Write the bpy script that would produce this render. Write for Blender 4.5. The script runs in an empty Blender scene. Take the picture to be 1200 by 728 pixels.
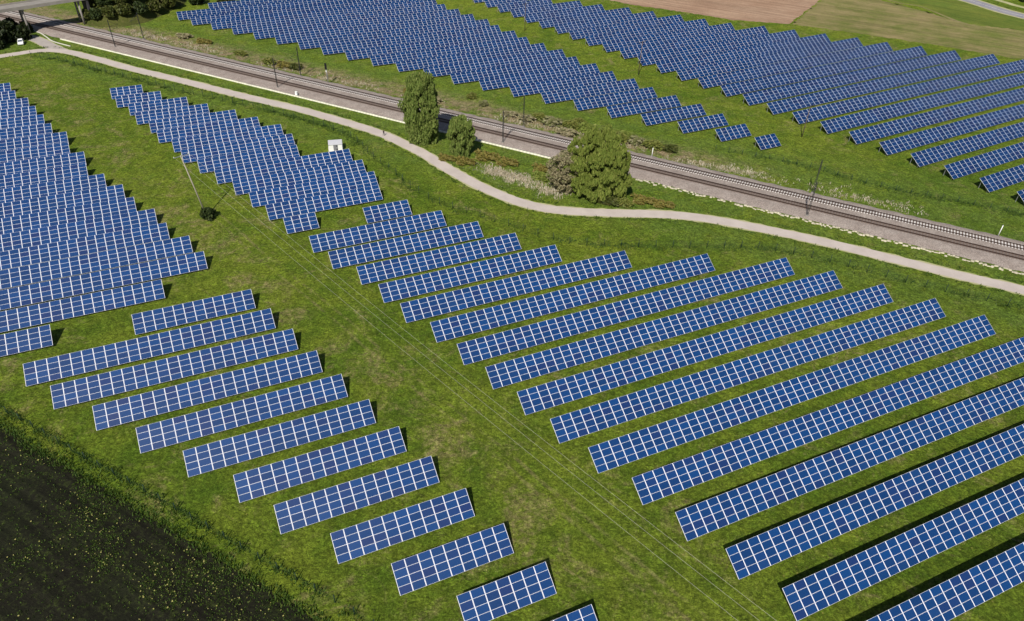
import bpy, bmesh, math, random
import numpy as np
from mathutils import Vector, Matrix

S = bpy.context.scene
COL = S.collection
R = math.radians
random.seed(7)
NP = np.random.default_rng(7)

# ------------------------------------------------------------------ camera
cam_d = bpy.data.cameras.new('camera')
cam = bpy.data.objects.new('camera', cam_d)
COL.objects.link(cam)
cam_d.sensor_width = 36.0
cam_d.lens = 855.0 / 1200.0 * 36.0
cam_d.clip_start = 1.0
cam_d.clip_end = 20000.0
CAM = Vector((0.0, 0.0, 81.867))
cr = Vector((0.9995602, 0.01806572, 0.02351677))
cu = Vector((-0.02965483, 0.60893216, 0.79266778))
cf = Vector((0.0, 0.79301655, -0.60920009))
cam.matrix_world = Matrix(((cr.x, cu.x, -cf.x, CAM.x), (cr.y, cu.y, -cf.y, CAM.y), (cr.z, cu.z, -cf.z, CAM.z), (0, 0, 0, 1)))
S.camera = cam

# ------------------------------------------------------------------ sky and sun
SUN_AZ, SUN_EL = 255.0, 46.8          # mathematical azimuth of the sun, elevation
world = bpy.data.worlds.new('World')
S.world = world
world.use_nodes = True
wn = world.node_tree
sky = wn.nodes.new('ShaderNodeTexSky')
sky.sky_type = 'NISHITA'
sky.sun_disc = False
sky.sun_elevation = R(SUN_EL)
sky.sun_rotation = R(90.0 - SUN_AZ)
wn.links.new(sky.outputs['Color'], wn.nodes['Background'].inputs['Color'])
wn.nodes['Background'].inputs['Strength'].default_value = 0.05
sun_d = bpy.data.lights.new('sun', 'SUN')
sun_d.energy = 4.2
sun_d.angle = R(0.5)
sun_d.color = (1.0, 0.95, 0.86)
sun = bpy.data.objects.new('sun', sun_d)
COL.objects.link(sun)
sv = Vector((math.cos(R(SUN_AZ)) * math.cos(R(SUN_EL)), math.sin(R(SUN_AZ)) * math.cos(R(SUN_EL)), math.sin(R(SUN_EL))))
sun.rotation_euler = sv.to_track_quat('Z', 'Y').to_euler()
sun.location = (0, 0, 150)
S.view_settings.view_transform = 'Standard'
S.view_settings.look = 'None'
S.view_settings.gamma = 1.0
S.view_settings.exposure = 0.42
S.view_settings.use_curve_mapping = False

# ------------------------------------------------------------------ helpers
def tag(o, label=None, cat=None, group=None, kind=None):
    if label: o['label'] = label
    if cat: o['category'] = cat
    if group: o['group'] = group
    if kind: o['kind'] = kind
    return o

def empty(name, loc=(0, 0, 0), rz=0.0):
    o = bpy.data.objects.new(name, None)
    o.empty_display_size = 0.5
    COL.objects.link(o)
    o.location = loc
    o.rotation_euler = (0, 0, rz)
    return o

def link(name, me, parent=None):
    o = bpy.data.objects.new(name, me)
    COL.objects.link(o)
    if parent is not None: o.parent = parent
    return o

def arrays_mesh(name, V, F, mats, midx=None, smooth=False):
    """V (n,3), F (m,k) numpy"""
    V = np.asarray(V, dtype=np.float32); F = np.asarray(F, dtype=np.int32)
    me = bpy.data.meshes.new(name)
    me.vertices.add(len(V)); me.vertices.foreach_set('co', V.ravel())
    k = F.shape[1]
    me.loops.add(F.size); me.loops.foreach_set('vertex_index', F.ravel())
    me.polygons.add(len(F))
    me.polygons.foreach_set('loop_start', np.arange(0, F.size, k, dtype=np.int32))
    me.polygons.foreach_set('loop_total', np.full(len(F), k, dtype=np.int32))
    for m in mats: me.materials.append(m)
    if midx is not None: me.polygons.foreach_set('material_index', np.asarray(midx, dtype=np.int32))
    if smooth: me.polygons.foreach_set('use_smooth', np.ones(len(F), dtype=bool))
    me.update(calc_edges=True)
    return me

class MB:
    """collects shapes for ONE mesh"""
    def __init__(self): self.bm = bmesh.new()
    def box(self, c, size, rot=None, mi=0):
        m = Matrix.Translation(Vector(c))
        if rot is not None: m = m @ rot.to_4x4()
        m = m @ Matrix.Diagonal((size[0], size[1], size[2], 1))
        g = bmesh.ops.create_cube(self.bm, size=1.0, matrix=m)
        for v in g['verts']:
            for f in v.link_faces: f.material_index = mi
        return self
    def bar(self, a, b, w, h=None, mi=0, up=(0, 0, 1)):
        a = Vector(a); b = Vector(b); d = b - a; L = d.length
        x = d.normalized(); u = Vector(up)
        y = u.cross(x)
        if y.length < 1e-4: y = Vector((0, 1, 0)).cross(x)
        y.normalize(); z = x.cross(y)
        rot = Matrix((x, y, z)).transposed()
        return self.box((a + b) / 2, (L, w, h or w), rot, mi)
    def tube(self, pts, r, n=6, mi=0, caps=True):
        pts = [Vector(p) for p in pts]
        rr = r if isinstance(r, (list, tuple)) else [r] * len(pts)
        rings = []
        for i, p in enumerate(pts):
            d = (pts[min(i + 1, len(pts) - 1)] - pts[max(i - 1, 0)]).normalized()
            a = Vector((0, 0, 1)) if abs(d.z) < 0.9 else Vector((1, 0, 0))
            x = a.cross(d).normalized(); y = d.cross(x)
            rings.append([self.bm.verts.new(p + rr[i] * (math.cos(2 * math.pi * k / n) * x + math.sin(2 * math.pi * k / n) * y)) for k in range(n)])
        for i in range(len(rings) - 1):
            for k in range(n):
                f = self.bm.faces.new((rings[i][k], rings[i][(k + 1) % n], rings[i + 1][(k + 1) % n], rings[i + 1][k]))
                f.material_index = mi; f.smooth = True
        if caps:
            f = self.bm.faces.new(rings[0][::-1]); f.material_index = mi
            f = self.bm.faces.new(rings[-1]); f.material_index = mi
        return self
    def poly(self, pts, mi=0):
        f = self.bm.faces.new([self.bm.verts.new(Vector(p)) for p in pts]); f.material_index = mi
        return self
    def build(self, name, mats, parent=None, bevel=0.0):
        if bevel: bmesh.ops.bevel(self.bm, geom=self.bm.edges[:], offset=bevel, segments=1, affect='EDGES')
        bmesh.ops.recalc_face_normals(self.bm, faces=self.bm.faces[:])
        me = bpy.data.meshes.new(name)
        self.bm.to_mesh(me); self.bm.free()
        for m in (mats if isinstance(mats, (list, tuple)) else [mats]): me.materials.append(m)
        return link(name, me, parent)

# ------------------------------------------------------------------ materials
def nodes(name):
    m = bpy.data.materials.new(name); m.use_nodes = True
    t = m.node_tree
    return m, t, t.nodes['Principled BSDF']

class NT:
    """short-hand for building node graphs"""
    def __init__(self, t): self.t = t
    def new(self, kind, **kw):
        n = self.t.nodes.new(kind)
        for k, v in kw.items(): setattr(n, k, v)
        return n
    def put(self, sock, v):
        if hasattr(v, 'is_output'): self.t.links.new(v, sock)
        elif v is not None: sock.default_value = v
    def math(self, op, a, b=None, c=None, clamp=False):
        n = self.new('ShaderNodeMath', operation=op, use_clamp=clamp)
        self.put(n.inputs[0], a)
        if b is not None: self.put(n.inputs[1], b)
        if c is not None: self.put(n.inputs[2], c)
        return n.outputs[0]
    def mix(self, f, a, b, blend='MIX'):
        n = self.new('ShaderNodeMix', data_type='RGBA', blend_type=blend)
        self.put(n.inputs[0], f)
        for s, v in ((n.inputs[6], a), (n.inputs[7], b)):
            if isinstance(v, tuple) and len(v) == 3: v = v + (1.0,)
            self.put(s, v)
        return n.outputs[2]
    def noise(self, vec, scale, detail=4, rough=0.55, dist=0.0):
        n = self.new('ShaderNodeTexNoise')
        self.put(n.inputs['Vector'], vec)
        n.inputs['Scale'].default_value = scale; n.inputs['Detail'].default_value = detail
        n.inputs['Roughness'].default_value = rough; n.inputs['Distortion'].default_value = dist
        return n.outputs[0]
    def voro(self, vec, scale, feature='F1', rnd=1.0):
        n = self.new('ShaderNodeTexVoronoi', feature=feature)
        self.put(n.inputs['Vector'], vec)
        n.inputs['Scale'].default_value = scale; n.inputs['Randomness'].default_value = rnd
        return n
    def ramp(self, v, lo, hi):
        """smooth 0..1 between lo and hi"""
        n = self.new('ShaderNodeMapRange', interpolation_type='SMOOTHSTEP')
        self.put(n.inputs[0], v); n.inputs[1].default_value = lo; n.inputs[2].default_value = hi
        return n.outputs[0]
    def coord(self, kind='Object'): return self.new('ShaderNodeTexCoord').outputs[kind]
    def mapping(self, vec, scale=(1, 1, 1), rot=(0, 0, 0)):
        n = self.new('ShaderNodeMapping'); self.put(n.inputs[0], vec)
        n.inputs['Scale'].default_value = scale; n.inputs['Rotation'].default_value = rot
        return n.outputs[0]
    def streak(self, vec, az, la, lc):
        n = self.new('ShaderNodeMapping', vector_type='TEXTURE'); self.put(n.inputs[0], vec)
        n.inputs['Rotation'].default_value = (0, 0, R(az)); n.inputs['Scale'].default_value = (la, lc, 1.0)
        return n.outputs[0]
    def bump(self, h, strength=0.5, dist=0.1):
        n = self.new('ShaderNodeBump'); n.inputs['Strength'].default_value = strength; n.inputs['Distance'].default_value = dist
        self.put(n.inputs['Height'], h); return n.outputs[0]

def simple(name, col, rough=0.7, metal=0.0, var=0.25, scale=2.0, spec=0.3):
    """one colour with mottled wear"""
    m, t, b = nodes(name); q = NT(t)
    n = q.noise(q.coord(), scale, 5, 0.6)
    k = q.math('MULTIPLY_ADD', n, 2 * var, 1.0 - var)
    c = q.mix(1.0, tuple(col), q.mix(0.0, (1, 1, 1), (1, 1, 1)), 'MULTIPLY')
    mul = q.new('ShaderNodeVectorMath', operation='SCALE')
    mul.inputs[0].default_value = col; q.put(mul.inputs['Scale'], k)
    t.links.new(mul.outputs[0], b.inputs['Base Color'])
    b.inputs['Roughness'].default_value = rough; b.inputs['Metallic'].default_value = metal
    b.inputs['Specular IOR Level'].default_value = spec
    return m

def leaf_mat(name, c1, c2, c3, rough=0.6, trans=0.27):
    m, t, b = nodes(name); q = NT(t)
    g = q.new('ShaderNodeNewGeometry'); oi = q.new('ShaderNodeObjectInfo')
    r = q.math('FRACT', q.math('ADD', g.outputs['Random Per Island'], oi.outputs['Random']))
    c = q.mix(q.ramp(r, 0.0, 0.6), tuple(c1), tuple(c2))
    c = q.mix(q.ramp(r, 0.7, 1.0), c, tuple(c3))
    t.links.new(c, b.inputs['Base Color'])
    b.inputs['Roughness'].default_value = rough; b.inputs['Specular IOR Level'].default_value = 0.25
    tr = q.new('ShaderNodeBsdfTranslucent'); t.links.new(c, tr.inputs['Color'])
    mx = q.new('ShaderNodeMixShader'); mx.inputs[0].default_value = trans
    t.links.new(b.outputs[0], mx.inputs[1]); t.links.new(tr.outputs[0], mx.inputs[2])
    t.links.new(mx.outputs[0], t.nodes['Material Output'].inputs['Surface'])
    return m

M = {}
M['alu'] = simple('aluminium frame', (0.78, 0.78, 0.84), 0.45, 0.0, 0.05, 1.5, 0.4)
M['steel'] = simple('galvanised steel', (0.42, 0.43, 0.44), 0.5, 0.6, 0.15, 3.0)
M['dark_steel'] = simple('weathered dark steel', (0.035, 0.037, 0.038), 0.6, 0.3, 0.3, 4.0)
M['rail'] = simple('rusty rail steel', (0.055, 0.034, 0.026), 0.5, 0.4, 0.3, 6.0)
M['wire'] = simple('bare aluminium wire', (0.55, 0.52, 0.42), 0.5, 0.2, 0.05)
M['dark_wire'] = simple('dark wire', (0.05, 0.045, 0.04), 0.6, 0.2, 0.05)
M['wood_pole'] = simple('grey weathered pole wood', (0.30, 0.27, 0.21), 0.8, 0.0, 0.25, 3.0)
M['brown_pole'] = simple('brown pole wood', (0.12, 0.085, 0.06), 0.8, 0.0, 0.3, 3.0)
M['white'] = simple('white paint', (0.78, 0.78, 0.76), 0.5, 0.0, 0.08, 3.0)
M['concrete'] = simple('pale concrete', (0.55, 0.53, 0.46), 0.85, 0.0, 0.25, 1.3)
M['deck'] = simple('bridge concrete', (0.24, 0.22, 0.20), 0.85, 0.0, 0.3, 0.6)
M['sleeper'] = simple('concrete sleeper', (0.58, 0.55, 0.53), 0.8, 0.0, 0.2, 2.0)
M['old_sleeper'] = simple('stained sleeper', (0.15, 0.11, 0.09), 0.8, 0.0, 0.3, 2.0)
M['door'] = simple('grey door paint', (0.22, 0.22, 0.24), 0.5, 0.1, 0.1)
M['bark'] = simple('bark', (0.09, 0.07, 0.05), 0.9, 0.0, 0.4, 5.0)
M['rubber'] = simple('black rubber', (0.012, 0.012, 0.012), 0.8, 0.0, 0.2)
M['black'] = simple('black board', (0.01, 0.01, 0.012), 0.6, 0.0, 0.2)

def glass_mat(name, f):
    m, t, b = nodes(name); q = NT(t)
    g = q.new('ShaderNodeNewGeometry'); oi = q.new('ShaderNodeObjectInfo')
    r = q.math('FRACT', q.math('ADD', q.math('MULTIPLY', g.outputs['Random Per Island'], 7.31), q.math('MULTIPLY', oi.outputs['Random'], 3.17)))
    r2 = q.math('FRACT', q.math('MULTIPLY', r, 13.7))
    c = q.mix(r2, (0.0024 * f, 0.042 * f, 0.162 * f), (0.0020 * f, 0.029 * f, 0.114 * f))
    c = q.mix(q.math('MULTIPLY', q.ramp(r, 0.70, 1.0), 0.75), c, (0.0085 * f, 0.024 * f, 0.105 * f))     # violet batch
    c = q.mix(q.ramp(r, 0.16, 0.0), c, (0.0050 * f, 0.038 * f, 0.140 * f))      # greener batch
    # crystalline flakes and the faint grid of cells
    v = q.voro(q.coord(), 22.0)
    c = q.mix(0.16, c, v.outputs['Color'], 'OVERLAY')
    sx = q.new('ShaderNodeSeparateXYZ'); q.put(sx.inputs[0], q.coord())
    gx = q.math('ABSOLUTE', q.math('SUBTRACT', q.math('FRACT', q.math('DIVIDE', sx.outputs[0], 0.1596)), 0.5))
    gy = q.math('ABSOLUTE', q.math('SUBTRACT', q.math('FRACT', q.math('DIVIDE', sx.outputs[1], 0.1590)), 0.5))
    ln = q.math('MAXIMUM', q.ramp(gx, 0.475, 0.495), q.ramp(gy, 0.475, 0.495))
    c = q.mix(q.math('MULTIPLY', ln, 0.12), c, (0.35, 0.40, 0.50))
    t.links.new(c, b.inputs['Base Color'])
    n = q.noise(q.coord(), 0.7, 4)
    t.links.new(q.math('MULTIPLY_ADD', n, 0.14, 0.27), b.inputs['Roughness'])
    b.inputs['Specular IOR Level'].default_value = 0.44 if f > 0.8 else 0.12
    return m
M['glass'] = glass_mat('blue photovoltaic glass', 0.95)
M['dimmed_glass'] = glass_mat('view dimmed photovoltaic glass', 0.74)  # far blocks: same glass, its dimming at oblique view put into the colour

# distance across the railway (s) and along it (t): plain world directions
RD = Vector((1.0, -0.488, 0)).normalized(); RN = Vector((0.488, 1.0, 0)).normalized()
RK = 181.0 / math.hypot(1, 0.488)
def rail(t, s, z=0.0):
    p = RD * t + RN * (s + RK); return Vector((p.x, p.y, z))

def ground_mat():
    m, t, b = nodes('meadow ground'); q = NT(t)
    P = q.coord()
    xyz = q.new('ShaderNodeSeparateXYZ'); q.put(xyz.inputs[0], P)
    x, y = xyz.outputs[0], xyz.outputs[1]
    big = q.noise(P, 0.022, 4, 0.6)
    mid = q.noise(P, 0.16, 6, 0.65)
    fin = q.ramp(q.noise(P, 1.3, 8, 0.8), 0.32, 0.68)
    fin2 = q.ramp(q.noise(P, 0.5, 7, 0.75), 0.32, 0.68)
    vfin = q.ramp(q.noise(P, 5.0, 4, 0.8), 0.3, 0.7)
    c = q.mix(q.ramp(q.math('ADD', q.math('MULTIPLY', big, 0.45), q.math('MULTIPLY', mid, 0.55)), 0.36, 0.62), (0.076, 0.128, 0.0105), (0.143, 0.184, 0.018))
    # lusher dark green patches
    lush = q.ramp(q.noise(P, 0.10, 8, 0.75, 0.8), 0.53, 0.67)
    c = q.mix(q.math('MULTIPLY', lush, 0.5), c, (0.056, 0.120, 0.010))
    weeds = q.math('MULTIPLY', q.ramp(q.noise(P, 0.42, 7, 0.8, 0.5), 0.60, 0.70), q.ramp(q.noise(P, 0.05, 3, 0.6), 0.42, 0.58))
    c = q.mix(q.math('MULTIPLY', weeds, 0.5), c, (0.034, 0.080, 0.009))
    # dry straw-coloured patches, most along the worn line down the big aisle
    ais = q.math('SUBTRACT', q.math('MULTIPLY_ADD', x, 0.716, q.math('MULTIPLY', y, 0.698)), 46.0)
    ais = q.math('MULTIPLY_ADD', q.noise(P, 0.05, 5, 0.7), 12.0, q.math('SUBTRACT', ais, 6.0))
    worn = q.ramp(q.math('ABSOLUTE', q.math('ADD', ais, 2.0)), 8.0, 1.0)
    dry = q.math('ADD', q.noise(P, 0.13, 9, 0.78, 0.9), q.math('MULTIPLY', worn, 0.055))
    dry = q.math('MULTIPLY', q.ramp(dry, 0.51, 0.66), q.ramp(q.noise(P, 0.8, 7, 0.82), 0.38, 0.60))
    c = q.mix(q.math('MULTIPLY', dry, 0.72), c, (0.290, 0.225, 0.110))
    tk = q.math('ABSOLUTE', q.math('SUBTRACT', q.math('ABSOLUTE', q.math('ADD', q.math('SUBTRACT', q.math('MULTIPLY_ADD', x, 0.716, q.math('MULTIPLY', y, 0.698)), 49.4), q.math('MULTIPLY_ADD', q.noise(P, 0.03, 2), 3.0, -1.5))), 0.9))
    c = q.mix(q.math('MULTIPLY', q.math('MULTIPLY', q.ramp(tk, 0.42, 0.12), q.ramp(q.noise(P, 0.2, 6, 0.75), 0.40, 0.62)), q.math('MULTIPLY', q.ramp(y, 152.0, 128.0), 0.5)), c, (0.250, 0.205, 0.095))
    # streaks left by mowing along the big aisle
    st = q.streak(P, -45.7, 14.0, 0.9)
    stn = q.noise(st, 1.0, 6, 0.7)
    # railway strip: fresh verge below, rough bank above
    s = q.math('DIVIDE', q.math('SUBTRACT', q.math('MULTIPLY_ADD', x, 0.488, y), 181.0), 1.11272)
    wob = q.math('MULTIPLY_ADD', q.noise(P, 0.12, 6, 0.7), 8.0, -4.0)
    sw = q.math('ADD', s, wob)
    verge = q.math('MULTIPLY', q.ramp(sw, -34.0, -22.0), q.ramp(sw, 40.0, 20.0))
    verge = q.math('MULTIPLY', verge, q.ramp(q.noise(P, 0.2, 8, 0.78), 0.36, 0.58))
    c = q.mix(q.math('MULTIPLY', verge, 0.72), c, (0.104, 0.160, 0.026))
    bank = q.math('MULTIPLY', q.ramp(sw, 7.5, 10.0), q.ramp(sw, 21.0, 13.0))
    along = q.math('DIVIDE', q.math('SUBTRACT', q.math('MULTIPLY_ADD', y, -0.488, x), -88.3), 1.11272)
    left = q.ramp(along, 70.0, 35.0)
    bank = q.math('MULTIPLY', bank, q.math('MULTIPLY', left, q.ramp(q.noise(P, 0.28, 8, 0.8), 0.38, 0.58)))
    c = q.mix(q.math('MULTIPLY', bank, 0.85), c, (0.270, 0.195, 0.125))
    # clumps: each with its own tone
    v = q.voro(P, 0.9); v2 = q.voro(P, 2.6)
    sep = q.new('ShaderNodeSeparateColor'); q.put(sep.inputs[0], v.outputs['Color'])
    sep2 = q.new('ShaderNodeSeparateColor'); q.put(sep2.inputs[0], v2.outputs['Color'])
    k = q.math('MULTIPLY_ADD', fin, 0.66, 0.93)
    k = q.math('MULTIPLY', k, q.math('MULTIPLY_ADD', sep2.outputs[0], 0.50, 0.75))
    k = q.math('MULTIPLY', k, q.math('MULTIPLY_ADD', sep.outputs[1], 0.22, 0.89))
    k = q.math('MULTIPLY', k, q.math('MULTIPLY_ADD', stn, 0.5, 0.75))
    k = q.math('MULTIPLY', k, q.math('MULTIPLY_ADD', vfin, 0.85, 0.57))
    k = q.math('MULTIPLY', k, q.math('MULTIPLY_ADD', q.ramp(q.noise(P, 2.4, 3, 0.6), 0.35, 0.65), 0.40, 0.80))
    k = q.math('MULTIPLY', k, q.math('MULTIPLY_ADD', fin2, 0.34, 0.83))
    mul = q.new('ShaderNodeVectorMath', operation='SCALE'); q.put(mul.inputs[0], c); q.put(mul.inputs['Scale'], k)
    c = mul.outputs[0]
    # dandelions, only in some places
    fl = q.voro(P, 1.7)
    sf = q.new('ShaderNodeSeparateColor'); q.put(sf.inputs[0], fl.outputs['Color'])
    pick = q.math('GREATER_THAN', q.math('ADD', sf.outputs[2], q.math('MULTIPLY', q.ramp(q.noise(P, 0.09, 4, 0.7), 0.5, 0.75), 0.16)), 1.0)
    dot = q.math('MULTIPLY', pick, q.ramp(fl.outputs['Distance'], 0.30, 0.10))
    c = q.mix(q.math('MULTIPLY', dot, 0.55), c, (0.42, 0.38, 0.09))
    t.links.new(c, b.inputs['Base Color'])
    b.inputs['Roughness'].default_value = 0.95; b.inputs['Specular IOR Level'].default_value = 0.1
    h = q.math('ADD', q.math('MULTIPLY', fin, 0.6), q.math('ADD', q.math('MULTIPLY', vfin, 0.25), q.math('MULTIPLY', mid, 1.4)))
    t.links.new(q.bump(h, 0.85, 0.55), b.inputs['Normal'])
    return m
M['ground'] = ground_mat()

def soil_mat(name, c1, c2, spot, spot_amt, furrow=None, fs=1.0, fa=0.45):
    m, t, b = nodes(name); q = NT(t); P = q.coord()
    n1 = q.noise(P, 0.06, 6, 0.7); n2 = q.noise(P, 1.6, 8, 0.75); n3 = q.noise(P, 0.5, 6, 0.7)
    c = q.mix(q.ramp(n1, 0.35, 0.68), tuple(c1), tuple(c2))
    c = q.mix(q.math('MULTIPLY', q.ramp(q.math('MULTIPLY', n2, q.math('MULTIPLY_ADD', n3, 1.0, 0.5)), 0.50, 0.66), spot_amt), c, tuple(spot))
    k = q.math('MULTIPLY', q.math('MULTIPLY_ADD', n2, 1.3, 0.35), q.math('MULTIPLY_ADD', q.noise(P, 5.0, 3), 0.8, 0.6))
    if furrow is not None:
        f = q.ramp(q.noise(q.streak(P, furrow, 45.0, 1.0 / fs), 1.0, 6, 0.7), 0.3, 0.7)
        k = q.math('MULTIPLY', k, q.math('MULTIPLY_ADD', f, fa, 1.0 - fa / 2))
    mul = q.new('ShaderNodeVectorMath', operation='SCALE'); q.put(mul.inputs[0], c); q.put(mul.inputs['Scale'], k)
    t.links.new(mul.outputs[0], b.inputs['Base Color'])
    b.inputs['Roughness'].default_value = 0.95; b.inputs['Specular IOR Level'].default_value = 0.1
    t.links.new(q.bump(n2, 0.9, 0.35), b.inputs['Normal'])
    return m
M['dark_soil'] = soil_mat('dark field soil', (0.0120, 0.0110, 0.0075), (0.014, 0.0165, 0.0075), (0.026, 0.034, 0.009), 0.95, -28.6, 0.9, 0.8)
M['ploughed'] = soil_mat('dry ploughed soil', (0.29, 0.185, 0.125), (0.36, 0.245, 0.170), (0.22, 0.14, 0.09), 0.6, -28.0, 0.5)
M['straw'] = soil_mat('straw coloured meadow', (0.235, 0.190, 0.090), (0.115, 0.135, 0.030), (0.125, 0.135, 0.035), 0.75, -28.0, 0.35)
M['track_grass'] = soil_mat('worn farm track', (0.24, 0.20, 0.10), (0.16, 0.16, 0.05), (0.12, 0.13, 0.03), 0.6)
M['bank'] = soil_mat('dark olive bank grass', (0.045, 0.058, 0.012), (0.075, 0.080, 0.020), (0.11, 0.085, 0.04), 0.6)  # dark olive grass colour of the wooded embankments
M['lush'] = soil_mat('lush roadside grass', (0.095, 0.135, 0.022), (0.145, 0.165, 0.030), (0.055, 0.090, 0.015), 0.85, -40.0, 0.25)

def ballast_mat():
    m, t, b = nodes('railway ballast'); q = NT(t); P = q.coord()
    v = q.voro(P, 9.0); n = q.noise(P, 0.35, 7, 0.7); n2 = q.noise(P, 2.2, 6, 0.8)
    sep = q.new('ShaderNodeSeparateColor'); q.put(sep.inputs[0], v.outputs['Color'])
    c = q.mix(q.ramp(n, 0.35, 0.7), (0.240, 0.196, 0.172), (0.312, 0.265, 0.236))
    xyz = q.new('ShaderNodeSeparateXYZ'); q.put(xyz.inputs[0], P)
    s = q.math('DIVIDE', q.math('SUBTRACT', q.math('MULTIPLY_ADD', xyz.outputs[0], 0.488, xyz.outputs[1]), 181.0), 1.11272)
    tr_ = q.math('MAXIMUM', q.ramp(q.math('ABSOLUTE', s), 1.5, 0.9), q.ramp(q.math('ABSOLUTE', q.math('SUBTRACT', s, 4.65)), 1.5, 0.9))
    c = q.mix(q.math('MULTIPLY', tr_, 0.75), c, (0.130, 0.098, 0.084))
    k = q.math('MULTIPLY', q.math('MULTIPLY_ADD', sep.outputs[0], 0.7, 0.65), q.math('MULTIPLY_ADD', n2, 0.9, 0.55))
    mul = q.new('ShaderNodeVectorMath', operation='SCALE'); q.put(mul.inputs[0], c); q.put(mul.inputs['Scale'], k)
    t.links.new(mul.outputs[0], b.inputs['Base Color']); b.inputs['Roughness'].default_value = 0.95
    t.links.new(q.bump(v.outputs['Distance'], 0.8, 0.08), b.inputs['Normal'])
    return m
M['ballast'] = ballast_mat()

def paved(name, c1, c2):
    m, t, b = nodes(name); q = NT(t); P = q.coord()
    c = q.mix(q.ramp(q.noise(P, 0.25, 7, 0.7), 0.32, 0.7), tuple(c1), tuple(c2))
    k = q.math('MULTIPLY_ADD', q.noise(P, 6.0, 5, 0.7), 0.4, 0.8)
    mul = q.new('ShaderNodeVectorMath', operation='SCALE'); q.put(mul.inputs[0], c); q.put(mul.inputs['Scale'], k)
    t.links.new(mul.outputs[0], b.inputs['Base Color']); b.inputs['Roughness'].default_value = 0.9
    return m
M['path'] = paved('pale path surface', (0.40, 0.345, 0.315), (0.47, 0.41, 0.375))
M['path_edge'] = paved('path gravel shoulder', (0.38, 0.36, 0.20), (0.28, 0.28, 0.12))
M['side_asphalt'] = paved('worn grey side path', (0.30, 0.265, 0.24), (0.37, 0.33, 0.30))
M['asphalt'] = paved('grey road asphalt', (0.20, 0.19, 0.22), (0.26, 0.25, 0.27))

M['willow'] = leaf_mat('willow leaves', (0.130, 0.178, 0.030), (0.182, 0.226, 0.042), (0.25, 0.275, 0.065))
M['poplar'] = leaf_mat('poplar leaves', (0.120, 0.176, 0.036), (0.175, 0.228, 0.052), (0.24, 0.275, 0.078))
M['bush'] = leaf_mat('shrub leaves', (0.105, 0.130, 0.025), (0.150, 0.165, 0.032), (0.20, 0.19, 0.05))
M['brown_bush'] = leaf_mat('budding twigs', (0.23, 0.200, 0.105), (0.31, 0.27, 0.165), (0.18, 0.205, 0.070))
M['rust_bush'] = leaf_mat('russet twigs', (0.160, 0.135, 0.030), (0.200, 0.165, 0.040), (0.135, 0.155, 0.030))
M['pale_bush'] = leaf_mat('blossoming twigs', (0.22, 0.20, 0.10), (0.16, 0.18, 0.06), (0.30, 0.27, 0.17))
M['dark_leaf'] = leaf_mat('dark wood leaves', (0.018, 0.030, 0.008), (0.035, 0.055, 0.013), (0.06, 0.075, 0.02))
M['black_leaf'] = leaf_mat('deep shade leaves', (0.012, 0.020, 0.006), (0.022, 0.034, 0.009), (0.040, 0.048, 0.014))
M['wood_leaf'] = leaf_mat('spring wood leaves', (0.045, 0.060, 0.012), (0.080, 0.095, 0.018), (0.11, 0.10, 0.035))
M['reed'] = leaf_mat('dead reed', (0.55, 0.49, 0.37), (0.42, 0.35, 0.24), (0.64, 0.60, 0.52))
M['tuft'] = leaf_mat('tall grass', (0.040, 0.082, 0.014), (0.068, 0.118, 0.018), (0.12, 0.150, 0.03))
M['flower'] = leaf_mat('pale yellow flowers', (0.30, 0.30, 0.08), (0.45, 0.42, 0.14), (0.16, 0.20, 0.04))


# ------------------------------------------------------------------ the ground and its fields
def sheet(name, pts, mat, z, kind='structure', label=None, jitter=0.0, step=1.2):
    """flat field outline with an uneven edge"""
    rnd = random.Random(hash(name) % 1000 if False else len(name) * 31)
    out = []
    n = len(pts)
    for i in range(n):
        a = Vector((*pts[i], 0)); b = Vector((*pts[(i + 1) % n], 0)); L = (b - a).length
        k = max(1, min(400, int(L / step)))
        nr = Vector((-(b - a).y, (b - a).x, 0)).normalized()
        for j in range(k):
            p = a.lerp(b, j / k)
            if jitter: p = p + nr * rnd.uniform(-jitter, jitter)
            out.append((p.x, p.y, z))
    bm = bmesh.new()
    bm.faces.new([bm.verts.new(p) for p in out])
    bmesh.ops.triangulate(bm, faces=bm.faces[:])
    bmesh.ops.recalc_face_normals(bm, faces=bm.faces[:])
    me = bpy.data.meshes.new(name); bm.to_mesh(me); bm.free()
    if me.polygons and me.polygons[0].normal.z < 0: me.flip_normals()
    me.materials.append(mat)
    o = link(name, me); tag(o, label, kind=kind)
    return o

sheet('ground', [(-4000, -3000), (4000, -3000), (4000, 6000), (-4000, 6000)], M['ground'], 0.0, step=1e9)
DARK_EDGE = [(-79.6, 76.9), (-65.0, 68.7), (-50.0, 60.8), (-36.0, 53.4), (-22.9, 46.1), (-14.0, 41.3)]
sheet('ploughed_field', DARK_EDGE + [(60, 4), (40, -60), (-160, -60), (-260, 160), (-180, 127)], M['dark_soil'], 0.012, jitter=0.3, step=0.5)
sheet('brown_field', [(-10, 352), (28.6, 327.2), (43.6, 316.0), (65.0, 306.6), (83.4, 297.2), (104.4, 294.4), (131.0, 336.0), (180, 410), (60, 460)], M['ploughed'], 0.012, jitter=0.5)
sheet('straw_meadow', [(105.2, 293.9), (126.2, 285.4), (152.9, 272.9), (176.7, 259.0), (240, 225), (262, 262), (230, 285), (200, 293), (175.8, 302.7), (167, 318), (150, 340), (131.8, 335.6)], M['straw'], 0.014, jitter=0.8)
sheet('roadside_grass', [(150, 342), (168.0, 327.0), (175.8, 304.2), (192, 288.2), (240, 262), (300, 225), (330, 262), (260, 292), (212, 320), (196, 341), (180, 375), (150, 400)], M['lush'], 0.009, jitter=0.6)

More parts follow.
